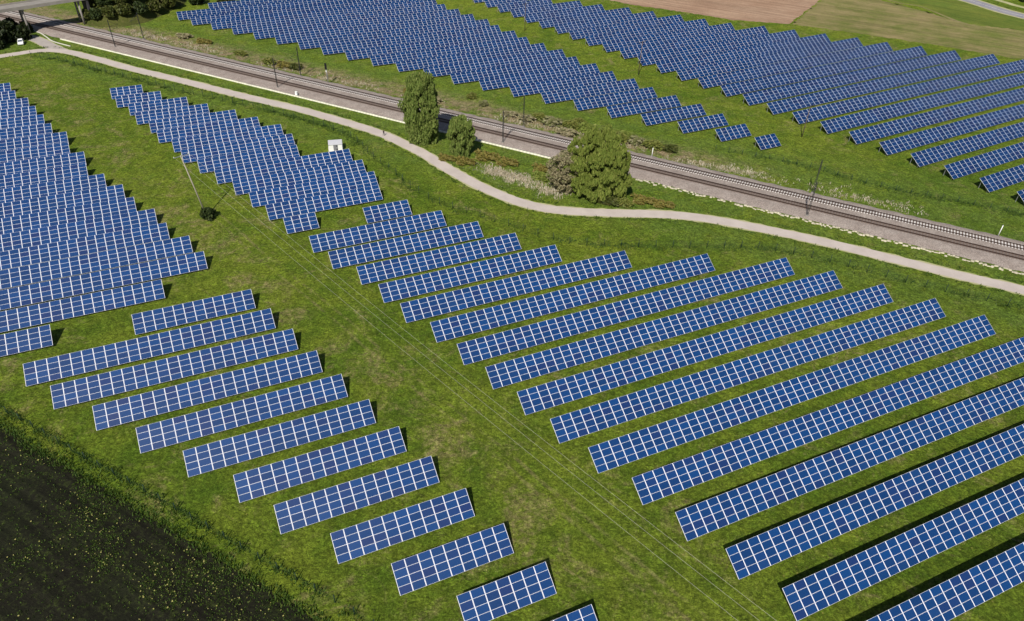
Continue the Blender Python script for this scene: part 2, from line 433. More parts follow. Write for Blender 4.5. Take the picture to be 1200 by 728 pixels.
def smooth(pts, k=6):
    P = [Vector((*p, 0)) for p in pts]; out = []
    for i in range(len(P) - 1):
        p0 = P[max(i - 1, 0)]; p1 = P[i]; p2 = P[i + 1]; p3 = P[min(i + 2, len(P) - 1)]
        for j in range(k):
            u = j / k
            out.append(0.5 * ((2 * p1) + (p2 - p0) * u + (2 * p0 - 5 * p1 + 4 * p2 - p3) * u * u + (3 * p1 - p0 - 3 * p2 + p3) * u ** 3))
    out.append(P[-1]); return out

def ribbon(name, line, w, mat, z, thick=0.0, jitter=0.0, kind='structure', off=0.0):
    rnd = random.Random(len(name) + int(w * 10))
    V, F = [], []
    for i, p in enumerate(line):
        d = (line[min(i + 1, len(line) - 1)] - line[max(i - 1, 0)]).normalized(); n = Vector((-d.y, d.x, 0))
        a = p + n * (off + w / 2 + rnd.uniform(-jitter, jitter)); b = p + n * (off - w / 2 + rnd.uniform(-jitter, jitter))
        V += [(a.x, a.y, z), (b.x, b.y, z)]
    for i in range(len(line) - 1): F.append((2 * i + 1, 2 * i + 3, 2 * i + 2, 2 * i))
    o = link(name, arrays_mesh(name, V, F, [mat])); tag(o, kind=kind); return o

PATH = [(-215, 190), (-180, 224), (-166.74, 232.54), (-162.54, 235.6), (-158.55, 238.3), (-153.5, 239.6), (-146.9, 238.09), (-136.03, 232.8), (-122.61, 225.61), (-106.25, 217.96), (-90.62, 210.37), (-75.85, 203.31), (-61.99, 197.0), (-48.35, 189.59), (-38.59, 183.78), (-32.33, 179.0), (-23.35, 170.48), (-16.72, 162.83), (-8.53, 154.5), (-0.76, 148.36), (6.54, 144.86), (13.71, 143.75), (23.28, 143.55), (32.86, 143.62), (42.25, 142.38), (55.41, 138.21), (67.74, 133.16), (79.2, 127.7), (90.04, 122.53), (100.54, 117.9), (125, 106), (170, 86)]
PL = smooth(PATH, 8)
ribbon('path_shoulder', PL, 3.9, M['path_edge'], 0.020, jitter=0.28)
ribbon('path', PL, 3.2, M['path'], 0.026, jitter=0.07)
BR = smooth([(-195.0, 265.0), (-180.5, 258.0), (-170.5, 253.3), (-163.5, 249.4), (-157.5, 244.6), (-150.5, 239.2)], 8)
KERB = [(-169.5, 258.3), (-166.6, 256.6), (-162.6, 252.8), (-158.6, 248.8), (-154.4, 246.2), (-149.8, 243.9)]
ribbon('side_path_shoulder', BR, 4.6, M['path_edge'], 0.017, jitter=0.2)
ribbon('side_path', BR, 3.9, M['side_asphalt'], 0.023, jitter=0.06)
KL = smooth(KERB, 5)
kb = MB()
for p_, q_ in zip(KL[:-1], KL[1:]): kb.bar((p_.x, p_.y, 0.10), (q_.x, q_.y, 0.10), 0.32, 0.20)
kb = kb.build('side_path_kerb', M['concrete']); tag(kb, kind='structure')
RR = smooth([(150, 420), (192.6, 341.8), (206.2, 314.8), (250, 262), (310, 215)], 10)
ribbon('road_verge', RR, 9.5, M['path_edge'], 0.020, jitter=0.1, off=0.6)
ribbon('road', RR, 6.8, M['asphalt'], 0.028, off=0.6)
ribbon('road_centre_line', RR, 0.14, M['white'], 0.034, off=0.6)
RC = smooth([(168, 412), (206.5, 343.5), (217.0, 325.0), (262, 272), (330, 222)], 10)
ribbon('cycle_path', RC, 3.0, M['path_edge'], 0.022, jitter=0.05)
FL = smooth([(120, 395), (158.2, 334.7), (168.6, 325.4), (175.8, 303.4), (191.6, 287.4), (240, 261)], 8)
ribbon('farm_track', FL, 1.5, M['track_grass'], 0.031, jitter=0.25)

# ballast bed with shoulders
T0, T1 = -430.0, 230.0
prof = [(-5.3, 0.02), (-3.6, 0.36), (-1.9, 0.42), (2.3, 0.40), (6.6, 0.42), (7.1, 0.36), (8.4, 0.02)]
ts = np.arange(T0, T1 + 0.1, 1.5); V = []; F = []
for t in ts:
    for j, (s_, z_) in enumerate(prof):
        e_ = random.uniform(-0.3, 0.3) if j in (0, len(prof) - 1) else random.uniform(-0.05, 0.05)
        p = rail(t, s_ + e_, z_); V.append(tuple(p))
K = len(prof)
for i in range(len(ts) - 1):
    for j in range(K - 1):
        F.append((i * K + j, i * K + K + j, i * K + K + j + 1, i * K + j + 1))
o = link('ballast_bed', arrays_mesh('ballast_bed', V, F, [M['ballast']])); tag(o, kind='structure')
if o.data.polygons[0].normal.z < 0: o.data.flip_normals()

# ------------------------------------------------------------------ the two railway tracks
RA = math.atan2(RD.y, RD.x)
def track(s, sl_mat, label):
    root = empty('railway_track', rail(-100, s, 0.42), RA)
    tag(root, label, 'railway track', 'railway tracks')
    for sg in (-1, 1):
        b = MB(); b.box(((T1 + T0) / 2 + 100, sg * 0.7525, 0.165), (T1 - T0, 0.09, 0.05)); b.box(((T1 + T0) / 2 + 100, sg * 0.7525, 0.09), (T1 - T0, 0.02, 0.105)); b.box(((T1 + T0) / 2 + 100, sg * 0.7525, 0.03), (T1 - T0, 0.22, 0.025))
        b.build('rail', M['rail'], root)
    b = MB(); b.box((0, 0, -0.045), (0.27, 2.5, 0.13))
    first = b.build('sleeper', sl_mat, root)
    xs = list(np.arange(T0 + 100, T1 + 100, 0.62)); xs.sort(key=lambda v: abs(v - 140))
    xs = sorted(xs[:100]) + xs[100:]
    first.location = (xs[0], 0, 0)
    for v in xs[1:100]:
        c = first.copy(); COL.objects.link(c); c.parent = root; c.location = (v, random.uniform(-.03, .03), 0)
    b = MB()
    V, F = [], []
    for v in xs[100:]:
        k = len(V); y0 = random.uniform(-.03, .03)
        for z in (-0.11, 0.02):
            V += [(v - .135, y0 - 1.25, z), (v + .135, y0 - 1.25, z), (v + .135, y0 + 1.25, z), (v - .135, y0 + 1.25, z)]
        F += [(k + 4, k + 5, k + 6, k + 7), (k, k + 1, k + 5, k + 4), (k + 1, k + 2, k + 6, k + 5), (k + 2, k + 3, k + 7, k + 6), (k + 3, k, k + 4, k + 7)]
    b.bm.free()
    o = link('sleepers', arrays_mesh('sleepers', V, F, [sl_mat]), root); tag(o, kind='stuff')
track(0.0, M['old_sleeper'], 'railway track with dark stained sleepers, the one nearer the footpath')
track(4.65, M['sleeper'], 'railway track with pale concrete sleepers, the one nearer the far solar rows')

# cable trough: pale concrete lids, crumbled towards the right
def trough(t0, t1, s0, broken, name, label, cat, kind=None):
    V, F = [], []; t = t0
    while t < t1:
        L = 1.0 if not broken else random.uniform(0.25, 0.9)
        if broken and random.random() < 0.07: t += L; continue
        ds = random.uniform(-.03, .03) if not broken else random.uniform(-.55, .45)
        w = 0.27 if not broken else random.uniform(0.10, 0.40)
        h = (0.30 if not broken else random.uniform(0.08, 0.26)) + random.uniform(-.02, .02)
        a = RA + (0 if not broken else random.uniform(-.35, .35)); ux, uy = math.cos(a), math.sin(a)
        c = rail(t + L / 2, s0 + ds); k = len(V)
        hl = L * 0.488
        for z in (0.0, h):
            sc = 1.0 if (z == 0 or not broken) else 0.8
            for q, r in ((-1, -1), (1, -1), (1, 1), (-1, 1)):
                V.append((c.x + ux * q * hl * sc - uy * r * w * sc, c.y + uy * q * hl * sc + ux * r * w * sc, z))
        F += [(k + 4, k + 5, k + 6, k + 7), (k, k + 1, k + 5, k + 4), (k + 1, k + 2, k + 6, k + 5), (k + 2, k + 3, k + 7, k + 6), (k + 3, k, k + 4, k + 7)]
        t += L
    o = link(name, arrays_mesh(name, V, F, [M['rubble'] if broken else M['trough']])); tag(o, label, cat, kind=kind)
M['rubble'] = simple('crumbled limestone', (0.44, 0.40, 0.30), 0.9, 0.0, 0.45, 0.7)
M['trough'] = simple('pale weathered concrete lids', (0.62, 0.60, 0.48), 0.85, 0.0, 0.30, 0.5)
def t_of(x): return (x * (1 + 0.488 ** 2) - 0.488 * 181.0) / math.hypot(1, 0.488)
trough(t_of(-154), t_of(14), -5.9, False, 'cable_trough', 'long pale concrete cable trough beside the railway ballast', 'cable trough')
trough(t_of(14), t_of(150), -5.9, True, 'rubble_edging', 'crumbled pale stone edging along the ballast at right', 'rubble', kind='stuff')

# ------------------------------------------------------------------ solar tables
TAU = R(30.947); H0 = 0.50
CT, ST = math.cos(TAU), math.sin(TAU)
TABLES = {
  'A': (25.083, 1.676, 3.914, [(-61.27, 243.37, 9), (-59.50, 236.34, 9), (-59.22, 229.31, 11), (-58.70, 222.27, 12), (-58.13, 215.23, 13), (-57.71, 208.20, 14), (-57.29, 201.15, 16), (-56.69, 194.12, 16), (-56.47, 187.07, 18), (-55.97, 180.02, 18), (-55.49, 172.98, 20), (-55.09, 165.93, 22), (-53.00, 158.88, 22), (-52.54, 151.83, 24), (-52.28, 144.77, 25), (-51.76, 137.72, 27), (-51.35, 130.66, 28), (-51.11, 123.61, 23), (-50.75, 116.54, 12)]),
  'B': (25.083, 1.676, 3.914, [(-17.94, 114.27, 12), (-34.06, 107.06, 23), (-29.88, 99.86, 22), (-23.99, 92.64, 20), (-18.25, 85.43, 18), (-12.38, 78.22, 16), (-6.48, 71.01, 14), (-2.30, 63.81, 13), (3.50, 56.59, 11), (9.33, 49.38, 9), (15.17, 42.18, 7), (21.00, 34.96, 5), (26.87, 27.75, 3)]),
  'C': (25.083, 1.676, 3.914, [(-20.19, 229.00, 5), (-18.91, 221.95, 7), (-15.80, 214.90, 9), (-14.31, 207.86, 11), (-11.20, 200.82, 13), (-9.69, 193.79, 15), (-6.55, 186.77, 16), (-4.94, 179.75, 16), (-1.81, 172.74, 14), (1.35, 165.74, 19), (4.50, 158.74, 18), (7.13, 151.75, 17), (9.59, 144.76, 15), (12.11, 137.78, 4)]),
  'D': (25.083, 1.676, 3.914, [(28.68, 135.79, 6), (15.63, 128.58, 17), (17.91, 121.38, 19), (21.71, 114.16, 20), (24.00, 106.95, 22), (25.99, 99.75, 28), (29.19, 92.54, 35), (31.43, 85.33, 42), (33.65, 78.12, 44), (36.00, 70.91, 46), (38.20, 63.70, 48), (40.74, 56.50, 49), (43.66, 49.29, 51), (45.93, 42.08, 47), (48.64, 34.87, 39), (51.55, 27.66, 32), (54.57, 20.46, 24)]),
  'E': (26.283, 1.706, 3.965, [(21.27, 309.64, 45), (9.27, 301.62, 53), (13.20, 293.60, 52), (19.16, 285.56, 50), (25.13, 277.52, 47), (31.11, 269.47, 45), (37.04, 261.41, 43), (43.06, 253.34, 41), (48.92, 245.27, 38), (54.95, 237.18, 36), (60.98, 229.09, 33), (66.89, 220.99, 31), (73.17, 212.88, 29), (79.10, 204.76, 26), (85.22, 196.63, 24), (91.64, 188.51, 21), (97.95, 180.35, 19), (104.24, 172.20, 16), (110.43, 164.04, 14), (116.67, 155.87, 12), (123.18, 147.69, 9), (129.57, 139.51, 6), (136.11, 131.32, 4)]),
  'F': (29.383, 1.877, 4.115, [(135.34, 278.61, 7), (137.07, 270.54, 10), (138.59, 262.46, 13), (140.24, 254.37, 17), (141.62, 246.27, 19), (143.39, 238.16, 22), (145.41, 230.04, 24), (146.65, 221.90, 27), (148.21, 213.76, 29), (150.06, 205.60, 31), (151.66, 197.44, 35), (153.10, 189.26, 38), (154.53, 181.07, 41), (156.27, 172.87, 44), (158.24, 164.66, 46), (160.21, 156.44, 49), (161.61, 148.21, 52), (163.21, 139.97, 56), (164.96, 131.71, 58), (167.18, 123.45, 55), (169.06, 115.16, 47), (170.99, 106.88, 39), (172.72, 98.58, 31), (174.60, 90.27, 23), (176.43, 81.95, 15), (178.15, 73.62, 7)]),
}

SIDE, TOPB, GAPX, GAPY, DEP = 0.066, 0.033, 0.022, 0.018, 0.04

def module_arrays(W, H, ox=0.0, oy=0.0):
    """one framed module lying in its own plane, lower left corner at (ox, oy)"""
    x0, x1 = ox + GAPX / 2, ox + W - GAPX / 2; y0, y1 = oy + GAPY / 2, oy + H - GAPY / 2
    a, b_ = x0 + SIDE - GAPX / 2, x1 - SIDE + GAPX / 2; c, d = y0 + TOPB - GAPY / 2, y1 - TOPB + GAPY / 2
    V = [(x0, y0, -DEP), (x1, y0, -DEP), (x1, y1, -DEP), (x0, y1, -DEP), (x0, y0, 0), (x1, y0, 0), (x1, y1, 0), (x0, y1, 0),
         (a, c, 0), (b_, c, 0), (b_, d, 0), (a, d, 0), (a, c, -.006), (b_, c, -.006), (b_, d, -.006), (a, d, -.006)]
    F = [(3, 2, 1, 0), (0, 1, 5, 4), (1, 2, 6, 5), (2, 3, 7, 6), (3, 0, 4, 7), (4, 5, 9, 8), (5, 6, 10, 9), (6, 7, 11, 10), (7, 4, 8, 11), (12, 13, 14, 15)]
    mi = [1, 1, 1, 1, 1, 1, 1, 1, 1, 0]
    return V, F, mi

def slope(x, d, up=0.0):
    """table-local point: x along the row, d metres up the slope, up metres off the panel plane"""
    return (x, d * CT - up * ST, H0 + d * ST + up * CT)

ORD = ['', 'first', 'second', 'third', 'fourth', 'fifth', 'sixth', 'seventh', 'eighth', 'ninth', 'tenth', 'eleventh', 'twelfth', 'thirteenth', 'fourteenth', 'fifteenth', 'sixteenth', 'seventeenth', 'eighteenth', 'nineteenth', 'twentieth', 'twenty-first', 'twenty-second', 'twenty-third', 'twenty-fourth', 'twenty-fifth', 'twenty-sixth']
FIELD = dict(
    A=('in the block at the left edge', 'solar rows in the block at the left edge'),
    B=('above the dark ploughed field', 'solar rows above the dark ploughed field'),
    C=('in the block beside the white hut', 'solar rows in the block beside the white hut'),
    D=('right of the wide grass aisle', 'solar rows right of the wide grass aisle'),
    E=('in the block just above the railway', 'solar rows in the block just above the railway'),
    F=('in the far block below the brown field', 'solar rows in the far block below the brown field'))
tilt_rot = Matrix.Rotation(TAU, 4, 'X')

def support_mesh(L):
    b = MB()
    f, r = 0.75, L - 0.75
    pf, pr = Vector(slope(0, f, -0.16)), Vector(slope(0, r, -0.16))
    b.bar((0, pf.y, -0.3), pf, 0.09); b.bar((0, pr.y, -0.3), pr, 0.09)
    b.bar(slope(0, 0.25, -0.155), slope(0, L - 0.25, -0.155), 0.06, 0.10)
    b.bar((0, pf.y + 0.05, 0.25), Vector(slope(0, r - 0.75, -0.19)), 0.05)
    o = b.build('support_frame', M['steel']); me = o.data; bpy.data.objects.remove(o); return me

def purlin_mesh():
    b = MB(); b.box((0.5, 0, 0), (1, 0.05, 0.07))
    o = b.build('purlin', M['steel']); me = o.data; bpy.data.objects.remove(o); return me
PURLIN = purlin_mesh()
NTAB = 0
for fk in 'ABCDEF':
    az, W, L, rows = TABLES[fk]
    H = L / 4
    e_ = Vector((math.cos(R(az)), math.sin(R(az)), 0)); n_ = Vector((-e_.y, e_.x, 0))
    SIDE, TOPB = (0.050, 0.018) if fk in 'EF' else (0.058, 0.026)
    V, F, mi = module_arrays(W, H)
    MODME = bpy.data.meshes.new('solar_module'); MODME.from_pydata(V, [], F)
    GL = M['dimmed_glass'] if fk in 'EF' else M['glass']
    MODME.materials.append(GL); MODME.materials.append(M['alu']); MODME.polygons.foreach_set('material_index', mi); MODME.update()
    SUP = support_mesh(L)
    where, grp = FIELD[fk]
    for idx, (u, v, n) in enumerate(rows):
        p = e_ * u + n_ * v
        root = empty('solar_table', (p.x, p.y, 0), R(az)); NTAB += 1
        lab = '%s solar panel row from the back %s' % (ORD[idx + 1], where)
        if idx == 0: lab = 'rearmost solar panel row ' + where
        if idx == len(rows) - 1: lab = 'frontmost solar panel row ' + where
        tag(root, lab, 'solar panels', grp)
        # modules: own objects on the nearer blocks, one array on the far ones
        cells = [(i, j) for i in range(n) for j in range(4)]
        if fk in 'ABCD':
            def dist(c):
                q = p + e_ * (c[0] + 0.5) * W + n_ * (c[1] + 0.5) * H
                d = Vector((q.x, q.y, 1.8)) - CAM
                zc = d.dot(cf); px = abs(d.dot(cr) / zc * 855.0); py = abs(d.dot(cu) / zc * 855.0)
                return zc + (1e4 if px > 612 or py > 376 else 0)
            cells.sort(key=dist)
            own, rest = cells[:100], cells[100:]
        else:
            own, rest = [], cells
        for (i, j) in own:
            o = bpy.data.objects.new('solar_module', MODME); COL.objects.link(o); o.parent = root
            x, y, z = slope(i * W, j * H + random.uniform(-.004, .004))
            o.matrix_local = Matrix.Translation((x, y, z)) @ Matrix.Rotation(TAU + random.gauss(0, 0.0035), 4, 'X') @ Matrix.Rotation(random.gauss(0, 0.003), 4, 'Y')
        if rest:
            AV = np.zeros((len(rest) * 16, 3)); AF = np.zeros((len(rest) * 10, 4), dtype=np.int32)
            base = np.array(V); bf = np.array(F)
            for k, (i, j) in enumerate(rest):
                a = base + (i * W, j * H, 0)
                tw = random.gauss(0, 0.0035); a[:, 2] += (a[:, 1] - (j + .5) * H) * tw + (a[:, 0] - (i + .5) * W) * random.gauss(0, 0.003)
                AV[k * 16:(k + 1) * 16] = a; AF[k * 10:(k + 1) * 10] = bf + k * 16
            me = arrays_mesh('module_array', AV, AF, [GL, M['alu']], mi * len(rest))
            o = link('module_array', me, root)
            o.matrix_local = Matrix.Translation(slope(0, 0)) @ tilt_rot
            if own: tag(o, kind='stuff')
        for d in (0.18 * L, 0.5 * L, 0.82 * L):
            o = link('purlin', PURLIN, root); x, y, z = slope(0.05, d, -0.085)
            o.matrix_local = Matrix.Translation((x, y, z)) @ tilt_rot @ Matrix.Diagonal((n * W - 0.1, 1, 1, 1))
        k = max(2, int(round(n * W / 3.4)) + 1)
        for i in range(k):
            o = bpy.data.objects.new('support_frame', SUP); COL.objects.link(o); o.parent = root
            ins = 0.4 if fk in 'EF' else 1.0
            o.location = (ins + (n * W - 2 * ins) * i / (k - 1), 0, 0)

# ------------------------------------------------------------------ vegetation builders
def quads(C, U, Vv):
    """centres and two half-axis arrays -> quad soup"""
    n = len(C)
    P = np.stack([C - U - Vv, C + U - Vv, C + U + Vv, C - U + Vv], 1).reshape(-1, 3)
    return P, np.arange(4 * n, dtype=np.int32).reshape(n, 4)

def rand_dirs(n, rng):
    d = rng.normal(size=(n, 3)); return d / np.linalg.norm(d, axis=1)[:, None]

def leaf_cloud(rng, centres, radii, per, size, hang=0.0, squash=1.0):
    """leaf faces gathered in clumps; hang>0 stretches them downwards like weeping twigs"""
    n = len(centres) * per
    C = np.repeat(centres, per, 0); Rr = np.repeat(radii, per)
    d = rand_dirs(n, rng); r = Rr * rng.uniform(0.35, 1.0, n) ** 0.6
    P = C + d * r[:, None] * np.array([1, 1, squash])
    if hang: P[:, 2] -= rng.uniform(0, hang, n) * (0.5 + Rr)
    a = rand_dirs(n, rng); b = np.cross(a, rand_dirs(n, rng)); b /= np.linalg.norm(b, axis=1)[:, None]
    s = size * rng.uniform(0.6, 1.35, n)
    if hang:
        b = b * 0.35; b[:, 2] = -1.0; b /= np.linalg.norm(b, axis=1)[:, None]
        a = np.cross(b, a); a /= np.linalg.norm(a, axis=1)[:, None]
        return quads(P, a * (s * 0.5)[:, None], b * (s * 1.25)[:, None])
    return quads(P, a * (s * 0.55)[:, None], b * (s * 0.8)[:, None])

def crown_clumps(rng, n, rx, ry, z0, z1, shape, rmin, rmax, hollow=0.45):
    """clump centres filling an envelope whose radius at height h (0..1) is shape(h)"""
    C, Rd = [], []
    ph = rng.uniform(0, 6.28, 4)
    while len(C) < n:
        h = rng.uniform(0, 1); a = rng.uniform(0, 2 * math.pi)
        rr = shape(h) * (1 + 0.16 * math.sin(3 * a + ph[0] + 5 * h) + 0.12 * math.sin(5 * a + ph[1] - 9 * h))
        q = math.sqrt(rng.uniform(hollow ** 2, 1)) * rr
        C.append((rx * q * math.cos(a), ry * q * math.sin(a), z0 + (z1 - z0) * h)); Rd.append(rng.uniform(rmin, rmax))
    return np.array(C), np.array(Rd)

def lobed(rng, n_lobes, per_lobe, rx, ry, z0, z1, shape, lobe_r, clump_r):
    """billowing crown: big lobes, each carrying many clumps on its sunlit outside"""
    L, LR = crown_clumps(rng, n_lobes, rx - lobe_r[0], ry - lobe_r[0], z0 + lobe_r[0] * .6, z1 - lobe_r[0] * .8, shape, lobe_r[0], lobe_r[1], 0.72)
    C, Rd = [], []
    for c, r in zip(L, LR):
        d = rand_dirs(per_lobe, rng); d[:, 2] = d[:, 2] * .75 + .22
        for q in d: C.append(c + q * r * np.array([1, 1, .85])); Rd.append(rng.uniform(*clump_r))
    return np.array(C), np.array(Rd)

def trunk_mb(rng, h, r, limbs, spread, z_first=0.25, lean=0.0):
    b = MB(); pts = []
    for i in range(7):
        f = i / 6; pts.append((lean * f * f * h * 0.1 + rng.normal() * 0.04 * h * f * 0.3, rng.normal() * 0.04 * h * f * 0.3, f * h - 0.2))
    b.tube(pts, [r * (1.25 - 0.25 * min(1, i)) * (1 - 0.13 * i) for i in range(7)], 8)
    for k in range(limbs):
        f = z_first + (0.9 - z_first) * k / limbs; i = f * 6; p = Vector(pts[int(i)]).lerp(Vector(pts[min(6, int(i) + 1)]), i - int(i))
        a = k * 2.4 + rng.uniform(-.4, .4); L = spread * (1.1 - 0.55 * f) * rng.uniform(0.8, 1.15)
        q = [p, p + Vector((math.cos(a) * L * .45, math.sin(a) * L * .45, L * .35)), p + Vector((math.cos(a) * L, math.sin(a) * L, L * .65))]
        b.tube(q, [r * .45 * (1 - f * .6), r * .3 * (1 - f * .6), r * .1], 6)
    return b

BD = Vector((math.cos(R(43.0)), math.sin(R(43.0)), 0)); BN = Vector((-BD.y, BD.x, 0)); BC = Vector((-168.4, 256.3, 0)); BA = math.atan2(BD.y, BD.x)
_c = BC + BD * 30 + BN * 2.6; _e = _c + Vector((0.17, 0.98, 0)) * 18
BANKS = [[_c, _e, _e + Vector((-0.17, 0.98, 0)) * 60], [BC - BD * 27 + BN * 2.6, BC - BD * 100 + BN * 2.6]]
def bank_z(x, y):
    """height of the bridge embankments at a point"""
    p = Vector((x, y, 0)); d = 1e9
    for line in BANKS:
        for a, c in zip(line[:-1], line[1:]):
            f = max(0.0, min(1.0, (p - a).dot(c - a) / (c - a).length_squared)); d = min(d, (p - a.lerp(c, f)).length)
    return max(0.0, min(8.0, (13.4 - d) / 1.2))

def tree(name, label, cat, loc, mat, seed, h, rx, ry, z0, shape, clumps, per, leaf, crad, hang=0.0, group=None, trunk_r=0.3, hollow=0.45, limbs=9, lean=0.0, lobes=None):
    rng = np.random.default_rng(seed)
    root = empty(name, (loc[0], loc[1], bank_z(loc[0], loc[1]))); tag(root, label, cat, group)
    trunk_mb(rng, h * 0.86, trunk_r, limbs, rx * 0.85, lean=lean).build('trunk', M['bark'], root)
    C, Rd = crown_clumps(rng, clumps, rx - crad[1] * 0.6, ry - crad[1] * 0.6, z0, h - crad[1] * 0.6, shape, crad[0], crad[1], hollow)
    if lobes: C, Rd = lobed(rng, lobes[0], lobes[1], rx, ry, z0, h, shape, lobes[2], crad)
    if lean: C[:, 0] += lean * (C[:, 2] / h) ** 2 * h * 0.1
    P, F = leaf_cloud(rng, C, Rd, per, leaf, hang)
    P[:, 2] = np.maximum(P[:, 2], 0.15)
    link('crown', arrays_mesh('crown', P, F, [mat]), root)
    return root

dome = lambda h: math.sqrt(max(0.02, 1 - (2 * h - 0.85) ** 2 / 1.45)) if h > 0.1 else 0.72
column = lambda h: 0.62 + 0.38 * math.sin(math.pi * min(1, h * 1.05)) if h < 0.82 else max(0.16, 0.80 * math.sqrt(max(0, 1 - ((h - 0.82) / 0.2) ** 2)))
weep = lambda h: 0.93 if h < 0.45 else max(0.18, 0.93 * math.sqrt(max(0, 1 - ((h - 0.45) / 0.58) ** 2)))

tree('poplar_tree', 'tallest tree, a narrow green column between the footpath and railway', 'tree', (-24.6, 178.3), M['poplar'], 11, 18.3, 4.9, 4.6, 0.6, column, 330, 125, 0.21, (0.5, 1.05), hang=1.0, trunk_r=0.32, limbs=14, hollow=0.6)
tree('young_tree', 'smaller light green tree right of the tall poplar', 'tree', (-14.2, 171.6), M['poplar'], 12, 10.0, 3.7, 3.5, 0.3, column, 150, 105, 0.21, (0.45, 0.85), hang=0.6, trunk_r=0.2, hollow=0.5)
tree('willow_tree', 'broad round bright green willow between footpath and railway', 'tree', (19.6, 152.0), M['willow'], 13, 15.8, 7.0, 6.2, 0.7, weep, 10, 105, 0.22, (0.45, 0.85), hang=0.55, trunk_r=0.42, limbs=12, lobes=(56, 14, (1.4, 2.2)))
tree('budding_tree', 'bushy greyish brown tree leaning against the willow on its left', 'tree', (11.6, 154.2), M['brown_bush'], 14, 9.8, 4.8, 4.0, 0.1, dome, 190, 80, 0.17, (0.4, 0.95), trunk_r=0.16, hollow=0.3)

# woods at the upper left
def wood(label_list, spots, mat, grp, seed0, kindname):
    for i, (x, y, h, r) in enumerate(spots):
        tree(kindname, label_list[i], 'tree', (x, y), mat, seed0 + i, h, r, r, 0.4, dome, 46, 64, 0.44, (0.9, 1.5), group=grp, trunk_r=0.22, limbs=6)
wood(['dark tree at the left edge, nearest the footpath junction', 'dark tree left of the small white car', 'dark tree standing at the left end of the bridge', 'dark tree just behind the small white car', 'tall dark tree at the left edge below the bridge deck', 'low dark tree beside the side path under the bridge', 'dark bushy tree between the white car and the bridge', 'dark tree shading the end of the side path'],
     [(-172.5, 240.5, 6.0, 3.6), (-172.0, 247.0, 6.5, 3.4), (-180.5, 252.0, 7.5, 4.0), (-168.6, 249.8, 4.6, 2.6), (-183.0, 243.5, 8.5, 4.6), (-176.0, 256.0, 4.5, 2.6), (-174.0, 252.0, 4.8, 3.0), (-171.2, 256.5, 3.6, 2.2)], M['black_leaf'], 'dark trees by the bridge', 50, 'dark_tree')
WOODS = [
 (-155.6, 270.0, 3.0, 2.4, 'low olive tree nearest the bridge columns'), (-151.6, 268.6, 2.8, 2.4, 'low olive tree second from the bridge columns'),
 (-147.0, 269.0, 3.2, 2.6, 'low bushy tree just left of the second railway mast'), (-142.6, 271.0, 3.4, 2.6, 'low bushy tree right behind the second railway mast'),
 (-138.6, 275.0, 3.6, 2.6, 'bushy tree midway between the second mast and panels'), (-136.4, 281.5, 3.8, 2.6, 'bushy tree left of the rearmost panels above the railway'),
 (-154.4, 273.6, 3.6, 2.6, 'olive tree on the slope right below the bridge deck'), (-149.6, 272.6, 4.0, 3.0, 'rounded tree halfway up the slope near the bridge'),
 (-144.6, 274.2, 4.2, 3.0, 'rounded tree halfway up the slope behind the masts'), (-141.6, 278.6, 4.6, 3.0, 'rounded tree high on the slope left of the panels'),
 (-139.8, 286.0, 5.5, 3.4, 'taller tree cut by the top edge left of the panels'), (-134.2, 289.5, 5.6, 3.2, 'tree touching the left end of the rearmost panels'),
 (-137.6, 294.5, 7.0, 4.0, 'taller tree cut by the top edge behind the panels'), (-126.5, 297.5, 5.0, 3.4, 'low tree behind the rearmost panels'), (-117.8, 301.5, 4.6, 3.0, 'farthest low tree along the top edge')]
WOODMATS = [M['wood_leaf'], M['dark_leaf'], M['wood_leaf'], M['bush']]
for i, (x, y, hh, r, lab) in enumerate(WOODS):
    tree('wood_tree', lab, 'tree', (x, y), WOODMATS[(i * 5 + i // 3) % 4], 70 + i, hh, r, r, 0.2, dome, 46, 66, 0.40, (0.8, 1.4), group='trees at the upper left', trunk_r=0.2, limbs=6)
wood(['dark tree at the top right corner beyond the cycle path', 'dark tree at the right edge beyond the cycle path'], [(213.0, 354.0, 7.0, 4.5), (221.0, 338.5, 7.0, 4.5)], M['dark_leaf'], 'trees beyond the cycle path', 90, 'roadside_tree')

# shrubs: six shapes, placed one by one
def shrub_mesh(seed, w, h, n, leaf, mat):
    rng = np.random.default_rng(seed)
    C, Rd = crown_clumps(rng, n, w * 0.72, w * 0.72, 0.1 * h, 0.78 * h, dome, 0.22 * h, 0.38 * h, 0.0)
    P, F = leaf_cloud(rng, C, Rd, 46, leaf); P[:, 2] = np.maximum(P[:, 2], 0.05)
    # a few stems in the same plant
    return arrays_mesh('shrub', P, F, [mat])
SH = {k: shrub_mesh(s, 1.0, 1.0, 26, 0.11, M[m]) for k, s, m in (('green', 21, 'bush'), ('rust', 22, 'rust_bush'), ('pale', 23, 'pale_bush'), ('brown', 24, 'brown_bush'), ('dark', 25, 'wood_leaf'), ('shady', 27, 'dark_leaf'), ('green2', 26, 'willow'))}
def shrub(kind, x, y, rx, ry, h, label, rz=0.0, group='shrubs along the railway'):
    o = link('shrub', SH[kind]); o.location = (x, y, 0); o.scale = (rx * 1.3, ry * 1.25, h * 1.15); o.rotation_euler = (0, 0, rz)
    tag(o, label, 'shrub', group)
shrub('rust', -7.6, 168.8, 3.2, 2.0, 1.7, 'olive brown shrub right below the mast near the two trees', RA)
shrub('rust', -2.6, 166.2, 2.8, 1.8, 1.5, 'olive brown shrub right of the one below the railway mast', RA)
shrub('rust', -12.8, 166.0, 2.4, 1.8, 1.3, 'russet low shrub at the foot of the smaller tree', RA)
shrub('rust', -17.6, 167.8, 2.2, 1.4, 1.1, 'russet low shrub between the tall poplar and smaller tree', RA)
